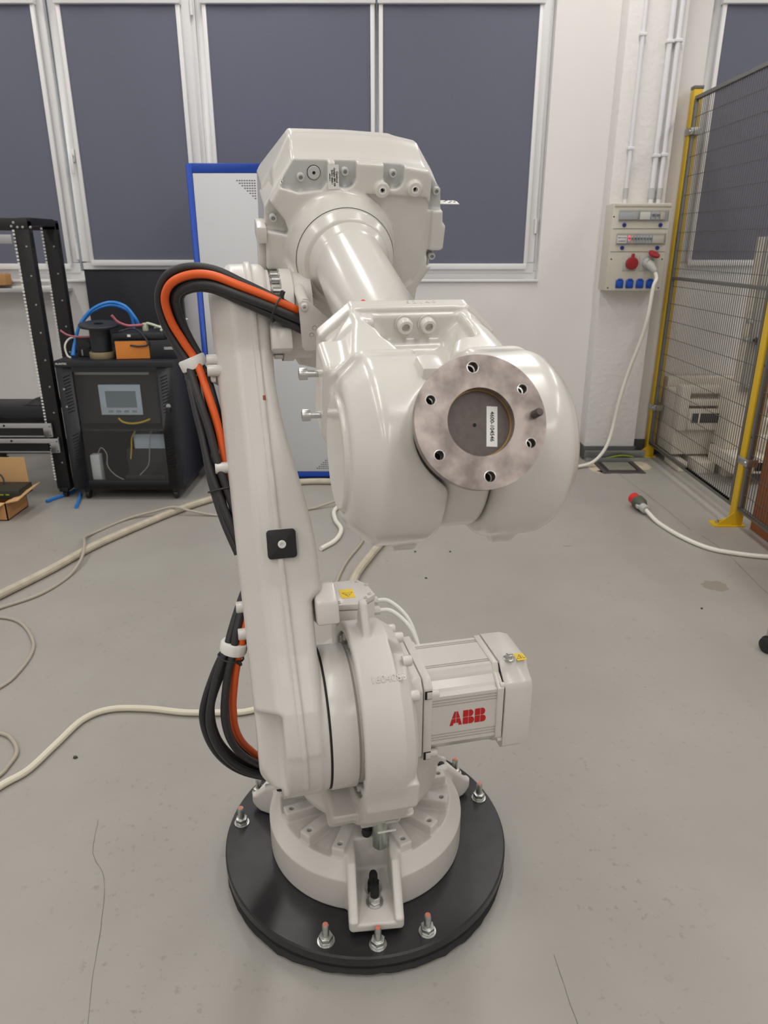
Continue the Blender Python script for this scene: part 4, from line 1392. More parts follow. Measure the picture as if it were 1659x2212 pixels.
# ------------------------------------------------------------------ things on the network cabinet
ZT = .9055
sp = thing('cable_spool', 'black plastic cable spool with wide top flange on the network cabinet', 'spool', (-1.765, 4.52, ZT + .040))
MB().lathe([(.035, 0), (.062, .004), (.062, .150), (.035, .152), (.035, 0)], n=32).build('core', 'cabblack', sp)
MB().lathe([(.030, 0), (.118, 0), (.120, .004), (.120, .012), (.116, .016), (.030, .016), (.030, 0)], (0, 0, .152), (.04, -.10, 1), n=40).build('top_flange', 'cabblack', sp)
tp = thing('tape_roll', 'tan roll of tape under the black cable spool', 'tape', (-1.765, 4.52, ZT))
MB().lathe([(.040, 0), (.075, 0), (.077, .003), (.077, .036), (.075, .0395), (.040, .0395), (.040, 0)], n=36).build('roll', 'olive', tp)
MB().lathe([(.036, 0), (.040, 0), (.040, .0395), (.036, .0395), (.036, 0)], n=36).build('core', 'card', tp)
rb = thing('router_box', 'orange and black cardboard device box on the network cabinet', 'box', (-1.475, 4.555, ZT), R(8))
MB().box((-.19, -.09, 0), (.19, .09, .112)).build('carton', 'cabblack', rb, bevel=.003)
MB().box((-.189, -.0915, .004), (.01, -.0905, .110)).build('front_panel', mat('orange_print', (226, 140, 58), .55), rb)
MB().box((.10, -.0915, .055), (.165, -.0905, .072)).build('silver_print', 'silver', rb)
dv = thing('router', 'flat black router lying on top of the orange and black box', 'router', (-1.54, 4.60, ZT + .1125), R(4))
MB().box((-.145, -.12, .0), (.17, .12, .044)).build('case', 'cabblack', dv, bevel=.008)
MB().box((-.05, -.1215, .020), (-.03, -.1200, .034)).build('badge', 'sticker', dv)
MB().box((-.14, -.1212, .008), (.165, -.1202, .012)).build('front_gap', 'hole', dv)
ad = thing('power_brick', 'dark power brick with round knob left of the spool', 'adapter', (-1.885, 4.60, ZT))
MB().box((-.055, -.04, 0), (.055, .04, .12)).build('case', 'cabin', ad, bevel=.006)
MB().lathe([(0, 0), (.024, 0), (.022, .012), (0, .014)], (.018, -.04, .075), (0, -1, 0), n=22).build('knob', 'cabblack', ad)
MB().cyl((-.02, -.045, .008), (-.02, -.045, .045), .006, 10).build('pin', 'silver', ad)
cord('air_hose', [(-1.955, 4.53, ZT + .008), (-1.962, 4.60, .98), (-1.93, 4.63, 1.09), (-1.851, 4.66, 1.185), (-1.74, 4.68, 1.228), (-1.645, 4.68, 1.205), (-1.59, 4.68, 1.135), (-1.575, 4.69, 1.09)], .010, 'bluehose', 'bright blue air hose arching highest above the network cabinet', 'hose', group='blue air hoses')
cord('air_hose', [(-1.97, 4.545, ZT + .008), (-1.975, 4.63, .99), (-1.945, 4.66, 1.08), (-1.87, 4.70, 1.165), (-1.76, 4.72, 1.205), (-1.665, 4.72, 1.185), (-1.625, 4.73, 1.12), (-1.62, 4.735, ZT + .0)], .009, 'bluehose', 'blue air hose running just under the higher blue arch', 'hose', group='blue air hoses')
cord('white_lead', [(-1.93, 4.58, 1.025), (-1.965, 4.53, 1.02), (-1.985, 4.50, .98), (-1.975, 4.49, .925), (-1.95, 4.48, ZT + .004)], .006, 'whitecable', 'short white lead bending down beside the power brick', 'wire')
cord('pink_wire', [(-2.0, 4.50, 1.075), (-1.96, 4.51, 1.045), (-1.90, 4.54, 1.03), (-1.83, 4.55, 1.030)], .006, 'pink', 'pink wire lying over the power brick', 'wire')
cord('pink_wire', [(-1.67, 4.50, 1.165), (-1.645, 4.52, 1.125), (-1.60, 4.545, 1.100), (-1.55, 4.56, 1.098), (-1.50, 4.57, 1.102)], .008, 'pink', 'dull pink ribbon wire on top of the black router', 'wire')
cord('black_lead', [(-1.63, 4.48, 1.07), (-1.56, 4.50, 1.085), (-1.50, 4.47, 1.07), (-1.45, 4.45, 1.00), (-1.50, 4.445, .985), (-1.56, 4.45, .99)], .006, 'cabblack', 'thin black lead hanging over the orange box', 'wire')
cl = thing('plastic_clip', 'pale green plastic clip lying on the black router', 'clip', (-1.43, 4.55, ZT + .157), R(-20))
MB().tube(catmull([(-.07, 0, .01), (-.06, 0, .045), (-.03, 0, .045), (.04, 0, .028), (.065, 0, .02), (.05, -.01, .008)], 5), .008, 8).build('arm', 'palegreen', cl)
MB().box((-.085, -.012, 0), (-.055, .012, .05)).build('block', 'palegreen', cl, bevel=.004)
tag(MB().tube(catmull([(-1.45, 4.62, ZT + .170), (-1.40, 4.60, ZT + .185), (-1.34, 4.58, ZT + .20)], 5), .009, 8).build('grey_handle', 'silver'), 'small grey handle piece resting on the router', 'tool')
tag(MB().box((-1.352, 4.70, ZT), (-1.302, 4.80, ZT + .21)).build('black_case', 'board', bevel=.006), 'upright black case behind the orange box on the cabinet', 'case')
tag(MB().box((-.07, -.04, 0), (.07, .04, .003)).build('paper_slip', 'white', matrix=Matrix.Translation((-1.345, 4.74, ZT + .222)) @ Matrix.Rotation(R(9), 4, 'Y')), 'white slip of paper on the black case by the cables', 'paper')

# ------------------------------------------------------------------ black board leaning on the wall behind
bd = thing('black_board', 'black flat board standing against the white wall under the narrow blind', 'board', (-1.835, 5.47, 0))
MB().box((-.35, -.012, 0), (.35, .02, 1.40)).build('sheet', 'board', bd, bevel=.003)
MB().box((-.355, -.016, 1.396), (.355, .024, 1.404)).build('edge_strip', 'rackblack', bd)

# ------------------------------------------------------------------ open rack at the left edge
rk = thing('open_rack', 'black open-frame equipment rack at the left edge', 'rack', (-2.40, 4.60, 0))
def post(x0, x1, y, s):
    mb = MB()
    mb.box((x0, y, .06), (x1, y + .005, 1.70))
    xs = x1 if s > 0 else x0
    mb.box((xs - .004, y, .06), (xs + .004, y + .055, 1.70))
    p = mb.build('post', 'rackblack', rk, bevel=.002)
    sl = MB()
    for k in range(8):
        z = .22 + .19 * k
        sl.box((xs - .0048, y + .016, z), (xs + .0048, y + .040, z + .085))
    o = sl.build('side_slots', 'hole', p, smooth=0); o['kind'] = 'stuff'
    hl = MB()
    xe = x0 if s > 0 else x1
    for k in range(78):
        z = .12 + .0200 * k
        hl.box((xe - .010, y - .001, z), (xe + .003, y + .001, z + .0115))
    o = hl.build('square_holes', 'white', p, smooth=0); o['kind'] = 'stuff'
    for k in range(9):
        MB().lathe([(0, 0), (.006, 0), (.005, .003), (0, .004)], ((x0 + x1) / 2 + .018, y, .24 + .165 * k), (0, -1, 0), n=10).build('bolt', 'silver', p)
for y in (-.15, .22):
    post(.243, .325, y, 1)
    post(-.325, -.243, y, -1)
MB().box((-.325, -.155, 1.655), (.329, -.10, 1.715)).build('top_bar', 'rackblack', rk, bevel=.006)
MB().box((-.325, .22, 1.655), (.329, .275, 1.715)).build('top_bar', 'rackblack', rk, bevel=.006)
MB().box((.25, -.10, 1.675), (.329, .22, 1.72)).build('top_rail', 'rackblack', rk, bevel=.008)
MB().box((-.329, -.10, 1.675), (-.25, .22, 1.72)).build('top_rail', 'rackblack', rk, bevel=.008)
for x, z in ((.25, 1.69), (.235, 1.67), (.27, 1.665), (.30, 1.665), (.345, 1.665)):
    MB().lathe([(0, 0), (.008, 0), (.006, .005), (0, .006)], (x, -.155, z), (0, -1, 0), n=12).build('bolt', 'silver', rk)
for x in (-.285, .285):
    MB().box((x - .03, -.16, .04), (x + .03, .29, .07)).build('foot_beam', 'rackblack', rk, bevel=.006)
    for y in (-.13, .26):
        MB().cyl((x - .014, y, .02), (x + .014, y, .02), .02, 14).build('castor', 'black', rk)
tag(MB().box((-2.72, 4.42, 1.575), (-2.165, 4.47, 1.625)).build('patch_strip', 'silver', bevel=.002), 'grey patch strip at the top of the open rack', 'panel')
tag(MB().box((-2.64, 4.465, .545), (-2.165, 4.72, .605)).build('rack_server', 'cabblack', bevel=.004), 'flat black server lying in the open rack', 'server')
def cloth():
    random.seed(4)
    vs, fs = [], []
    nx, ny = 9, 7
    for i in range(nx + 1):
        for j in range(ny + 1):
            u, v = i / nx - .5, j / ny - .5
            zz = .6065 + max(0, .035 * (1 - (2 * u) ** 2) * (1 - (2 * v) ** 2)) + random.uniform(0, .004)
            vs.append((-2.235 + .14 * u + .02 * v, 4.585 + .17 * v, zz))
    n0 = len(vs)
    for i in range(nx + 1):
        for j in range(ny + 1):
            p = vs[i * (ny + 1) + j]
            vs.append((p[0], p[1], .6058))
    W = ny + 1
    for i in range(nx):
        for j in range(ny):
            a, b, c, d = i * W + j, (i + 1) * W + j, (i + 1) * W + j + 1, i * W + j + 1
            fs.append((a, b, c, d)); fs.append((n0 + d, n0 + c, n0 + b, n0 + a))
    for i in range(nx):
        fs.append((i * W, n0 + i * W, n0 + (i + 1) * W, (i + 1) * W))
        fs.append((i * W + ny, (i + 1) * W + ny, n0 + (i + 1) * W + ny, n0 + i * W + ny))
    for j in range(ny):
        fs.append((j, j + 1, n0 + j + 1, n0 + j))
        k = nx * W
        fs.append((k + j, n0 + k + j, n0 + k + j + 1, k + j + 1))
    return MB().add(vs, fs)
tag(cloth().build('black_cloth', 'black'), 'crumpled black cloth on the server in the open rack', 'cloth')
random.seed(7)
def tray(z0, z1, x1, label):
    t = thing('rack_tray', label, 'tray', (-2.40, 4.43, z0))
    x1 = x1 + 2.40
    h_ = z1 - z0
    mb = MB().box((-.34, -.012, h_ - .030), (x1, .0, h_)).box((x1 - .055, -.012, 0), (x1, .0, h_ - .030)).box((-.34, -.012, 0), (x1 - .055, .0, .008))
    mb.build('frame', 'silver', t, bevel=.002)
    MB().box((-.34, .002, 0), (.238, .25, h_)).build('body', 'rackblack', t)
    MB().lathe([(0, 0), (.007, 0), (.006, .004), (0, .005)], (x1 - .30, -.012, h_ - .014), (0, -1, 0), n=12).build('latch', 'hole', t)
    for k in (0, 1):
        MB().lathe([(0, 0), (.004, 0), (.003, .003), (0, .003)], (x1 - .012, -.012, .012 + k * (h_ - .03)), (0, -1, 0), n=10).build('screw', 'rackblack', t)
tray(.418, .507, -2.115, 'upper silver-framed tray in the open rack')
tray(.315, .408, -2.085, 'lower silver-framed tray in the open rack, wider at right')

# ------------------------------------------------------------------ cardboard box with network switch
cb = thing('cardboard_box', 'open brown cardboard box on the floor below the open rack', 'box', (-2.52, 4.15, 0))
w_, d_, h_ = .24, .13, .115
mb = MB().box((-w_, -d_, 0), (w_, -d_ + .006, h_)).box((-w_, d_ - .006, 0), (w_, d_, h_)).box((-w_, -d_, 0), (-w_ + .006, d_, h_)).box((w_ - .006, -d_, 0), (w_, d_, h_)).box((-w_, -d_, 0), (w_, d_, .006))
mb.build('carton', 'card', cb)
MB().add([(w_, -d_, h_), (w_, d_, h_), (w_ + .11, d_ - .02, h_ + .055), (w_ + .085, -d_ - .01, h_ + .02), (w_, -d_, h_ - .005), (w_, d_, h_ - .005), (w_ + .11, d_ - .02, h_ + .050), (w_ + .085, -d_ - .01, h_ + .015)], [(0, 1, 2, 3), (7, 6, 5, 4), (0, 3, 7, 4), (1, 5, 6, 2), (3, 2, 6, 7), (0, 4, 5, 1)]).build('flap', 'cardin', cb)
MB().add([(-w_, -d_, h_), (w_, -d_, h_), (w_ - .07, -d_ - .07, h_ - .045), (w_ - .12, -d_ - .06, h_ - .035), (-w_, -d_ - .07, h_ - .04), (-w_, -d_ + .004, h_ - .004), (w_, -d_ + .004, h_ - .004), (w_ - .07, -d_ - .066, h_ - .05), (w_ - .12, -d_ - .056, h_ - .04), (-w_, -d_ - .066, h_ - .045)], [(0, 1, 2, 3, 4), (9, 8, 7, 6, 5), (0, 5, 6, 1), (1, 6, 7, 2), (2, 7, 8, 3), (3, 8, 9, 4)]).build('flap', 'cardin', cb)
MB().box((-w_, d_ - .003, h_), (w_ + .03, d_ + .003, h_ + .21), Matrix.Identity(4)).build('flap', 'cardin', cb)
sw = thing('network_switch', 'dark network switch with lime port lights on the cardboard box', 'switch', (-2.45, 4.17, h_ + .002))
MB().box((-.25, -.09, 0), (.235, .08, .058)).build('case', 'switch', sw, bevel=.006)
for k in range(12):
    MB().box((-.235 + .035 * k, -.0915, .026), (-.213 + .035 * k, -.0902, .033)).build('port_light', 'lime', sw)
cord('black_lead', [(-2.52, 4.2, .178), (-2.50, 4.215, .23), (-2.44, 4.22, .25), (-2.38, 4.215, .225), (-2.36, 4.2, .178)], .005, 'cabblack', 'thin dark lead looping above the network switch', 'wire')
cord('air_hose', [(-2.19, 4.34, .011), (-2.165, 4.40, .011), (-2.12, 4.48, .011), (-2.085, 4.62, .012)], .010, 'bluehose', 'cut end of blue hose on the floor left of the castor', 'hose', group='blue air hoses')
cord('air_hose', [(-2.035, 4.50, .011), (-1.99, 4.37, .011), (-1.955, 4.23, .011)], .010, 'bluehose', 'short straight end of blue hose by the front castor', 'hose', group='blue air hoses')
# on the sill
tag(MB().box((-3.0, 5.40, 1.295), (-2.74, 5.50, 1.375)).build('sill_carton', 'card', bevel=.01), 'brown carton on the shelf behind the rack', 'box')
tag(MB().box((-3.1, 5.33, 1.25), (-2.31, 5.515, 1.275)).build('wall_shelf', 'conduitg', bevel=.004), 'narrow pale shelf under the windows behind the rack', 'shelf')
tag(MB().box((-2.68, 5.36, 1.2755), (-2.34, 5.50, 1.290)).build('paper_stack', 'white', bevel=.002), 'stack of white paper on the shelf behind the rack', 'paper')

# ================================================================== LOOSE CABLES ON THE FLOOR
def floor_cord(name, xy, r, material, label, group='loose cables on the floor', cat='cable'):
    return cord(name, [(x, y, r + .001) for x, y in xy], r, material, label, cat, 10, 8, group)
floor_cord('thick_cable', [(-1.98, 2.6), (-1.812, 2.998), (-1.695, 3.278), (-1.596, 3.574), (-1.442, 3.881), (-1.252, 4.196), (-1.066, 4.416), (-.853, 4.607), (-.582, 4.715), (-.30, 4.71), (-.08, 4.56), (.05, 4.25), (.06, 3.95), (.007, 3.705), (-.073, 3.45), (-.138, 3.224), (-.166, 3.0), (-.17, 2.7), (-.13, 2.35), (-.08, 1.95)], .021, 'thickcable', 'thick beige cable curving across the floor behind the robot')
cord('thin_cable', [(-1.95, 2.70, .009), (-1.77, 2.885, .009), (-1.640, 3.03, .009), (-1.585, 3.224, .009), (-1.585, 3.40, .03), (-1.625, 3.55, .054), (-1.68, 3.68, .03), (-1.68, 3.80, .009), (-1.56, 4.033, .009), (-1.42, 4.10, .03), (-1.30, 4.115, .054), (-1.19, 4.11, .03), (-1.05, 4.097, .009), (-.884, 4.097, .009), (-.494, 4.196, .009), (-.38, 4.245, .022), (-.29, 4.285, .038), (-.20, 4.33, .02), (-.06, 4.2, .009), (-.10, 3.918, .009), (-.124, 3.671, .009), (-.20, 3.391, .009), (-.24, 3.1, .009), (-.25, 2.8, .009)], .0075, 'thincable', 'thin grey cable winding over the thick beige cable', 'cable', 10, 8, 'loose cables on the floor')
floor_cord('power_cable', [(-1.25, 1.60), (-1.176, 1.742), (-1.124, 1.813), (-1.09, 1.936), (-1.051, 2.071), (-.975, 2.129), (-.844, 2.132), (-.705, 2.11), (-.574, 2.11), (-.492, 2.115), (-.42, 2.16), (-.35, 2.3), (-.36, 2.5), (-.46, 2.62), (-.62, 2.68)], .0115, 'cream', 'cream cable bending toward the robot foot from lower left')
floor_cord('coil_cable', [(-1.95, 2.83), (-1.717, 2.81), (-1.598, 2.756), (-1.483, 2.618), (-1.436, 2.509), (-1.424, 2.374), (-1.444, 2.272), (-1.55, 2.12)], .0065, 'thincable', 'larger loop of thin pale cable at the left edge')
floor_cord('coil_cable', [(-1.45, 2.04), (-1.308, 2.003), (-1.253, 1.971), (-1.205, 1.908), (-1.199, 1.846), (-1.215, 1.78), (-1.32, 1.70)], .0065, 'thincable', 'smaller loop of thin pale cable above the cream cable end')
floor_cord('white_cable', [(-.24, 4.34), (-.275, 4.27), (-.311, 4.154), (-.292, 3.994), (-.25, 3.845), (-.272, 3.685), (-.345, 3.561)], .013, 'whitecable', 'short white cable piece wriggling behind the robot arm')
random.seed(12)
for x, y, lab in ((-1.005, 1.885, 'small dark chip on the floor beside the cream cable'), (.17, 3.55, 'tiny dark crumb on the floor under the wrist'), (.36, 3.55, 'tiny dark crumb on the floor right of the wrist'), (.21, 3.22, 'small loose bolt lying on the floor behind the motor'), (1.46, 2.9, 'tiny dark flake on the open floor at right')):
    s_ = .011 if 'chip' in lab else .007
    tag(MB().prism([(s_ * .9 * math.cos(q) * random.uniform(.6, 1.3), s_ * .6 * math.sin(q)) for q in (0, 1.2, 2.4, 3.6, 5.0)], lambda u, v: (x + u, y + v, .0005), lambda u, v: (x + u * .8, y + v * .8, .006)).build('floor_crumb', 'debris', smooth=0), lab, 'debris')

# ================================================================== RIGHT SIDE: distribution box, conduits, hatch
db = thing('distribution_box', 'grey wall distribution box with red and blue sockets on the pillar', 'power box', (1.540, 5.36, 1.270))
BW, BH, BD = .392, .563, .175
MB().box((0, -BD, 0), (BW, 0, BH)).build('enclosure', 'boxgrey', db, bevel=.008)
def bxz(u, v): return (u * BW, BH * (1 - v))
YF = -BD
for v in (.285, .545):
    MB().box((.012, YF - .0012, BH * (1 - v) - .0018), (BW - .008, YF + .001, BH * (1 - v) + .0018)).build('joint_line', 'breakerd', db)
MB().box((.01, YF - .006, BH - .022), (BW, YF + .002, BH - .004)).build('top_lip', 'boxgrey', db, bevel=.002)
for v0, v1, row in ((.075, .205, 0), (.335, .470, 1)):
    x0, x1 = .10 * BW, .95 * BW
    z1, z0 = BH * (1 - v0), BH * (1 - v1)
    bay = MB().box((x0 + .006, YF - .0035, z0 + .006), (x1 - .006, YF - .0005, z1 - .006)).build('breaker_bay', 'breakerm', db)
    if row == 0:
        items = [(.02, .40, 'breaker'), (.43, .64, 'sticker'), (.66, .74, 'breaker'), (.75, .83, 'breaker'), (.84, .93, 'boxgrey')]
    else:
        items = [(.02, .22, 'sticker')] + [(.235 + .062 * k, .292 + .062 * k, 'breaker') for k in range(8)] + [(.74, .97, 'boxgrey')]
    for a_, b_, mt in items:
        xa, xb = x0 + (x1 - x0) * a_, x0 + (x1 - x0) * b_
        m_ = MB().box((xa, YF - .014, z0 + .012), (xb, YF - .0035, z1 - .014)).build('module', mt, bay, bevel=.001)
        if mt == 'breaker' and b_ - a_ < .1:
            MB().box((xa + .004, YF - .020, (z0 + z1) / 2 - .002), (xb - .004, YF - .014, (z0 + z1) / 2 + .010)).build('switch_lever', 'breakerd', bay)
    if row == 1:
        for dz in (.008, -.010):
            MB().box((x0 + (x1 - x0) * .245, YF - .0155, (z0 + z1) / 2 + dz + .003), (x0 + (x1 - x0) * .285, YF - .014, (z0 + z1) / 2 + dz + .013)).build('indicator', 'led', bay)
        for ln_, txt in ((.010, 'Szafa sterow.'), (-.012, 'oświetlenie')):
            tme = text_mesh(txt.replace('ś', 's'), .011, .0003)
            link('label_text', tme, 'ink', bay, frame_mtx(Vector((x0 + (x1 - x0) * .12, YF - .0145, (z0 + z1) / 2 + ln_)), (1, 0, 0), (0, 0, 1)))
    lid = MB().box((x0, YF - .030, z0), (x1, YF - .028, z1)).box((x0, YF - .028, z0), (x0 + .002, YF, z1)).box((x1 - .002, YF - .028, z0), (x1, YF, z1)).box((x0 + .002, YF - .028, z0), (x1 - .002, YF, z0 + .002)).box((x0 + .002, YF - .028, z1 - .002), (x1 - .002, YF, z1))
    lid.build('clear_lid', 'clear', db)
for u, v in ((.22, .243), (.845, .243), (.225, .50), (.84, .50)):
    x, z = bxz(u, v)
    MB().lathe([(0, 0), (.013, 0), (.012, .010), (0, .011)], (x, YF, z), (0, -1, 0), n=20).build('cover_knob', 'knob', db)
for u, v in ((.06, .63), (.95, .63), (.05, .965), (.95, .965), (.03, .15)):
    x, z = bxz(u, v)
    MB().lathe([(0, 0), (.005, 0), (.005, .001), (0, .001)], (x, YF, z), (0, -1, 0), n=12).build('cover_screw', 'hole', db)
# red sockets
for k, u in ((0, .40), (1, .69)):
    x, z = bxz(u, .675)
    s_ = MB().box((x - .052, YF - .006, z - .05), (x + .042, YF, z + .05)).build('red_socket', 'pluggrey', db, bevel=.006)
    if k == 0:
        MB().lathe([(0, 0), (.040, 0), (.042, .008), (.040, .028), (0, .034)], (x + .004, YF - .006, z), (.12, -1, -.1), n=30).build('flap_lid', 'redplug', s_)
        MB().box((x - .002, YF - .03, z + .03), (x + .018, YF - .012, z + .062)).build('flap_hinge', 'redplug', s_, bevel=.004)
    else:
        MB().lathe([(0, 0), (.036, 0), (.036, .03), (.030, .036), (0, .036)], (x, YF - .006, z), (.2, -1, -.15), n=28).build('collar', 'pluggrey', s_)
        MB().lathe([(0, 0), (.034, 0), (.040, .006), (.040, .018), (0, .022)], (x + .024, YF - .045, z + .048), (.3, -.5, 1), n=26).build('flap_lid', 'redplug', s_)
for u in (.247, .425, .605, .785):
    x, z = bxz(u, .916)
    s_ = MB().box((x - .027, YF - .010, z - .030), (x + .027, YF, z + .026)).build('blue_socket', 'bluepl', db, bevel=.006)
    MB().lathe([(0, 0), (.024, 0), (.022, .010), (0, .013)], (x, YF - .010, z - .001), (0, -1, 0), n=24).build('socket_lid', 'bluepl', s_)
    MB().box((x - .014, YF - .016, z + .022), (x + .014, YF - .002, z + .034)).build('lid_hinge', 'bluepl', s_, bevel=.002)
# plug in the right red socket with its white cable
xp, zp = bxz(.69, .675)
xp += 1.540; zp += 1.270
pc = thing('power_plug', 'grey plug and white cable hanging from the right red socket', 'plug', (xp, 5.145, zp))
pc_d = Vector((.35, -.5, -.55)).normalized()
MB().lathe([(0, 0), (.030, 0), (.030, .03), (.024, .045), (.020, .075), (.012, .085), (0, .085)], (0, 0, 0), pc_d, n=24).build('plug_body', 'pluggrey', pc)
o_ = Vector((xp, 5.145, zp))
pth = [pc_d * .07, pc_d * .10 + Vector((.002, 0, -.03)), Vector((1.835, 5.07, 1.297)) - o_, Vector((1.825, 5.07, 1.111)) - o_, Vector((1.812, 5.11, .947)) - o_, Vector((1.770, 5.17, .708)) - o_, Vector((1.735, 5.19, .496)) - o_, Vector((1.715, 5.20, .300)) - o_, Vector((1.67, 5.17, .15)) - o_, Vector((1.58, 5.14, .045)) - o_, Vector((1.45, 5.10, .016)) - o_, Vector((1.25, 5.03, .014)) - o_, Vector((.9, 4.95, .014)) - o_]
MB().tube(catmull(pth, 8), .0125, 12).build('cable', 'whitecable', pc)
# conduits up the pillar
def conduit(x, r, zs, label, grey=None):
    t = thing('wall_conduit', label, 'conduit', (x, 5.335, 1.834), 0, 'white conduits on the pillar')
    MB().cyl((0, 0, 0), (0, 0, 2.3), r, 18).build('pipe', 'conduit', t)
    MB().cyl((0, 0, .035), (0, 0, .10), r * 1.25, 18).build('sleeve', 'conduitg', t)
    for z in zs:
        MB().box((-r - .008, -r - .004, z - .010), (r + .008, .015, z + .010)).build('clip', 'conduit', t, bevel=.003)
conduit(1.660, .0135, (.345, 1.0), 'single white conduit at the left of the pillar')
conduit(1.838, .017, (.30, .96), 'white conduit left of the pair on the pillar')
conduit(1.890, .017, (.305, .965), 'white conduit right of the pair on the pillar')
# floor hatch and cable tray at the pillar
ht = thing('floor_hatch', 'dark metal floor hatch frame with grey lid in front of the pillar', 'hatch', (1.755, 5.13, 0))
sh_ = lambda u, v: u + (-.0) * v
hb = MB().box((-.145, -.155, 0), (.165, -.125, .006)).box((-.145, .115, 0), (.165, .145, .006)).box((-.145, -.125, 0), (-.115, .115, .006)).box((.135, -.125, 0), (.165, .115, .006))
hb.build('hatch_frame', 'hatchd', ht)
MB().box((-.085, -.085, 0), (.115, .115, .008)).build('hatch_lid', 'hatchm', ht)
MB().box((-.115, -.125, 0), (.135, .115, .003)).build('hatch_well', 'cabin', ht)
blob('mortar_patch', (1.765, 5.02), .20, .06, 'patch', 31)
blob('mortar_patch', (1.96, 5.18), .06, .13, 'patch', 33)
blob('mortar_patch', (1.585, 5.12), .05, .14, 'patch', 35)
ct = thing('cable_tray', 'galvanised cable tray at the foot of the pillar', 'cable tray', (1.79, 5.315, 0))
MB().box((-.23, -.025, 0), (.24, .025, .004)).box((-.23, -.027, 0), (.24, -.025, .03)).box((-.23, .020, 0), (.24, .025, .075)).box((-.23, -.005, .070), (.24, .025, .076)).build('channel', 'tray', ct)
MB().tube(catmull([(-.06, -.012, .020), (-.02, -.014, .034), (.05, -.012, .044), (.11, -.010, .038), (.14, -.010, .03)], 6), .007, 8).build('earth_wire', 'greenyel', ct)
MB().tube(catmull([(-.09, -.010, .016), (-.05, -.012, .026), (.0, -.010, .036), (.05, -.006, .034)], 6), .006, 8).build('earth_wire', 'greenyel', ct)

# ------------------------------------------------------------------ plug lying on the floor
pg_ = thing('floor_plug', 'grey and red industrial plug lying on the floor with white cable', 'plug', (1.62, 4.19, 0), 0)
pd = Vector((-.18, 1, .10)).normalized()
MB().lathe([(0, 0), (.024, 0), (.027, .01), (.027, .045), (.022, .05), (0, .05)], (0, -.075, .034), pd, n=26).build('gland', 'pluggrey', pg_)
MB().lathe([(0, 0), (.026, 0), (.040, .03), (.042, .075), (.036, .08), (0, .08)], (0, -.025, .040), pd, n=30).build('plug_body', 'plugdark', pg_)
MB().lathe([(.030, 0), (.036, 0), (.036, .050), (.031, .052), (.031, .01), (0, .01)], (-.014, .052, .048), pd, n=30).build('shroud', 'redcap', pg_)
MB().box((-.045, -.045, .03), (-.02, -.005, .05)).build('latch', 'pluggrey', pg_, bevel=.004)
wpts = [(0, -.065, .034), (.005, -.10, .028), (.02, -.235, .0135), (.07, -.45, .0135), (.155, -.615, .0135), (.275, -.69, .0135), (.425, -.735, .0135), (.65, -.76, .0135)]
MB().tube(catmull(wpts, 8), .0125, 12).build('cable', 'whitecable', pg_)

# ------------------------------------------------------------------ safety fence
FX = 2.10
def fence_post(y, label, foot=True):
    t = thing('fence_post', label, 'post', (FX, y, 0), 0, 'yellow posts of the safety fence')
    MB().box((-.03, -.03, .008), (.03, .03, 2.545)).build('upright', 'fyellow', t, bevel=.003)
    MB().box((-.033, -.033, 2.545), (.033, .033, 2.565)).build('cap', 'fgrey', t, bevel=.003)
    bp_ = MB().box((-.14, -.045, 0), (.045, .045, .008)).build('base_plate', 'fyellow', t)
    MB().prism([(-.125, .008), (-.03, .008), (-.03, .085)], lambda u, v: (u, -.030, v), lambda u, v: (u, -.025, v)).build('gusset', 'fyellow', t)
    MB().prism([(-.125, .008), (-.03, .008), (-.03, .03)], lambda u, v: (u, .025, v), lambda u, v: (u, .030, v)).build('gusset', 'fyellow', t)
    MB().lathe([(0, .008), (.012, .008), (.012, .016), (.006, .018), (.006, .03), (0, .03)], (-.105, 0, 0), n=12).build('anchor_bolt', 'steel', bp_)
    for z in (.40, 2.29):
        c_ = MB().box((-.0335, -.075, z - .022), (.0335, .036, z + .022)).build('clamp', 'zinc', t, bevel=.002)
        MB().lathe([(0, 0), (.009, 0), (.007, .005), (0, .006)], (-.0335, -.055, z), (-1, 0, 0), n=12).build('clamp_bolt', 'steel', c_)
def fence_panel(y0, y1, label, z0=.105, z1=2.50):
    """y0 is the far end"""
    t = thing('mesh_fence', label, 'fence', (FX - .012, y0, 0), 0, 'grey mesh panels of the safety fence')
    L = y1 - y0
    fr_ = MB()
    k = .022
    fr_.box((-.012, min(0, L), z0), (.012, max(0, L), z0 + k)).box((-.012, min(0, L), z1 - k), (.012, max(0, L), z1))
    fr_.box((-.012, -k, z0 + k), (.012, 0, z1 - k)).box((-.012, L, z0 + k), (.012, L + k, z1 - k))
    fr_.box((-.010, L + k, 1.335), (.010, -k, 1.357))
    fr_.build('panel_frame', 'fgrey', t, bevel=.002)
    wv, wh = MB(), MB()
    y = -k - .022
    while y > L + k:
        wv.box((-.0018, y - .0018, z0 + k), (.0018, y + .0018, z1 - k))
        y -= .028
    o = wv.build('upright_wires', 'wire', t, smooth=0); o['kind'] = 'stuff'
    z = z0 + k + .085
    while z < z1 - k:
        wh.box((-.0045, L + k, z - .0015), (-.0015, -k, z + .0015))
        z += .12
    o = wh.build('cross_wires', 'wire', t, smooth=0); o['kind'] = 'stuff'
    for zz in (.55, .95, 1.6, 2.1):
        MB().lathe([(0, 0), (.005, 0), (.005, .001), (0, .001)], (-.012, -.011, zz), (-1, 0, 0), n=10).build('frame_hole', 'hole', t)
fence_post(5.47 - .02, 'yellow fence post beside the pillar, farther from the camera')
fence_post(3.96, 'yellow fence post nearer the camera at the right edge')
fence_panel(5.41, 4.005, 'large grey mesh fence panel between the two yellow posts')
fence_panel(3.915, 2.55, 'grey mesh fence panel at the right edge in front of the brown board')

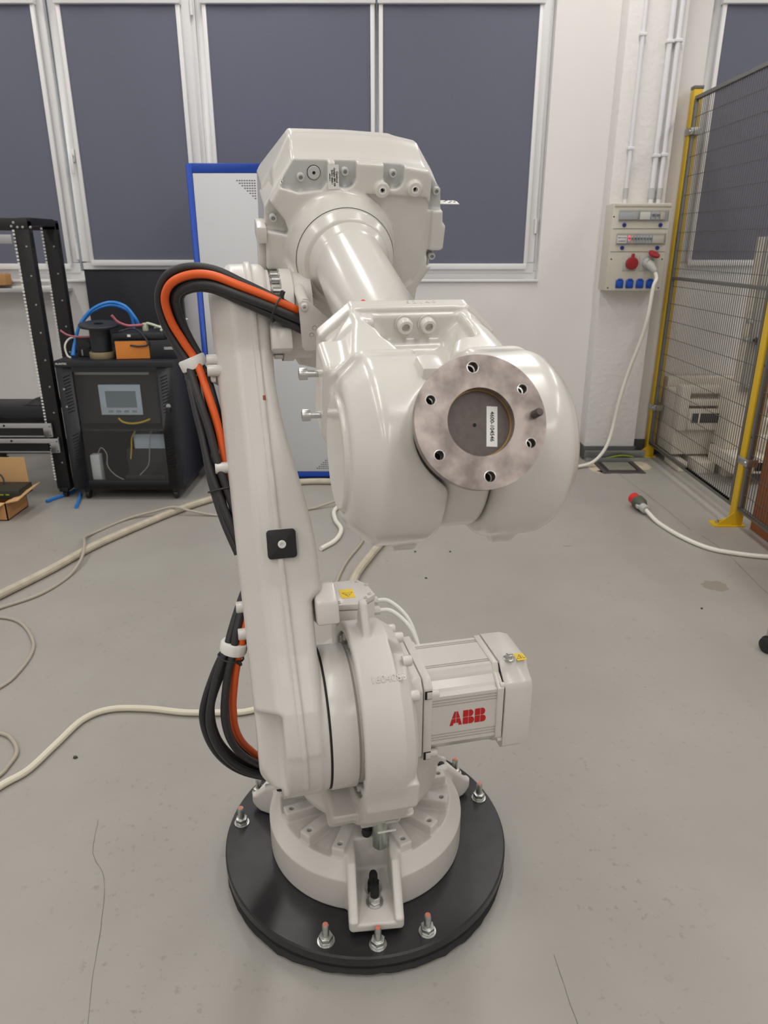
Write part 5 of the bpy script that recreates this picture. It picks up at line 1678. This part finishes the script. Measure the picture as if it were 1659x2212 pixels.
# ------------------------------------------------------------------ machine behind the fence
mc = thing('white_machine', 'cream welded machine frame standing behind the mesh fence', 'machine', (2.75, 5.25, 0))
def mbx(name, lo, hi, material='machine', b=.006):
    return MB().box(tuple(a - c for a, c in zip(lo, (2.75, 5.25, 0))), tuple(a - c for a, c in zip(hi, (2.75, 5.25, 0)))).build(name, material, mc, bevel=b)
mbx('base_block', (2.15, 5.14, .10), (2.52, 5.50, .30))
mbx('rear_block', (2.15, 5.22, .30), (2.95, 5.50, .56))
mbx('beam', (2.22, 5.10, .565), (2.62, 5.20, .615))
mbx('beam', (2.22, 5.10, .475), (2.60, 5.20, .525))
mbx('beam', (2.16, 5.40, .56), (3.10, 5.50, .63))
mbx('side_cheek', (2.15, 5.10, .29), (2.22, 5.22, .615))
mbx('front_plate', (2.22, 5.08, .30), (2.48, 5.12, .455))
mbx('opening', (2.24, 5.076, .355), (2.44, 5.0805, .425), 'cabin', .001)
mbx('bracket', (2.285, 5.072, .35), (2.30, 5.078, .43), 'machine', .001)
mbx('foot', (2.17, 5.02, 0), (2.235, 5.30, .075))
mbx('foot', (2.29, 4.97, 0), (2.42, 5.25, .085))
mbx('foot', (2.46, 4.90, 0), (2.56, 5.20, .085))
mbx('deck', (2.40, 4.70, .085), (3.2, 5.08, .20))
mbx('column', (2.43, 4.92, .20), (2.66, 5.14, .66))
mbx('column_plate', (2.455, 4.86, .62), (2.74, 4.90, 1.62), 'machineg')
mbx('column_back', (2.50, 4.90, .66), (2.72, 5.10, 1.62))
mbx('slot', (2.685, 4.852, .85), (2.70, 4.861, 1.5), 'hole', .001)
mbx('inner_rail', (2.66, 4.80, .20), (2.95, 4.95, .60))
for z in (.30, .42, .54):
    mbx('rail', (2.60, 4.74, z), (2.95, 4.80, z + .045))
mbx('motor_box', (2.60, 4.80, .93), (2.665, 4.86, 1.10), 'machineg')
hd = MB().tube([(-.285, -.42, .985), (-.25, -.44, .945), (-.215, -.44, .925)], .016, 12).build('clamp_lever', 'cabblack', mc)
MB().cyl((-.215, -.46, .925), (-.185, -.39, .925), .024, 16).build('lever_hub', 'cabblack', hd)
for z in (1.08, .96):
    MB().box((-.345, -.41, z), (-.305, -.385, z + .03)).build('toggle', 'zinc', mc, bevel=.006)
MB().lathe([(.022, 0), (.040, 0), (.040, .02), (.022, .02), (.022, 0)], (-.20, -.41, .77), (0, -1, 0), n=22).build('ring', 'machine', mc)
MB().box((-.29, -.44, .66), (-.13, -.39, .675), Matrix.Rotation(R(0), 4, 'Y')).build('arm_plate', 'machineg', mc)
mbx('deep_slot', (2.56, 4.695, .105), (2.80, 4.7005, .165), 'hole', .001)
# brown board behind the near panel
tag(MB().box((2.16, 2.4, 0), (2.20, 3.895, .95)).build('brown_board', 'wood', bevel=.003), 'brown wooden board behind the fence at the right edge', 'board')
# black castor cut by the right edge
bc = thing('chair_castor', 'black plastic castor on the floor cut by the right edge', 'castor', (1.578, 2.535, 0), R(20))
for s_ in (-1, 1):
    MB().lathe([(0, 0), (.030, 0), (.032, .004), (.032, .018), (.026, .022), (0, .022)], (s_ * .004, 0, .032), (s_, 0, 0), n=28).build('wheel', 'black', bc)
MB().lathe([(.030, -.010), (.037, -.008), (.037, .008), (.030, .010)], (0, 0, .034), (1, 0, 0), n=28).build('hood', 'black', bc)
MB().cyl((0, .012, .05), (0, .012, .10), .008, 12).build('stem', 'steel', bc)
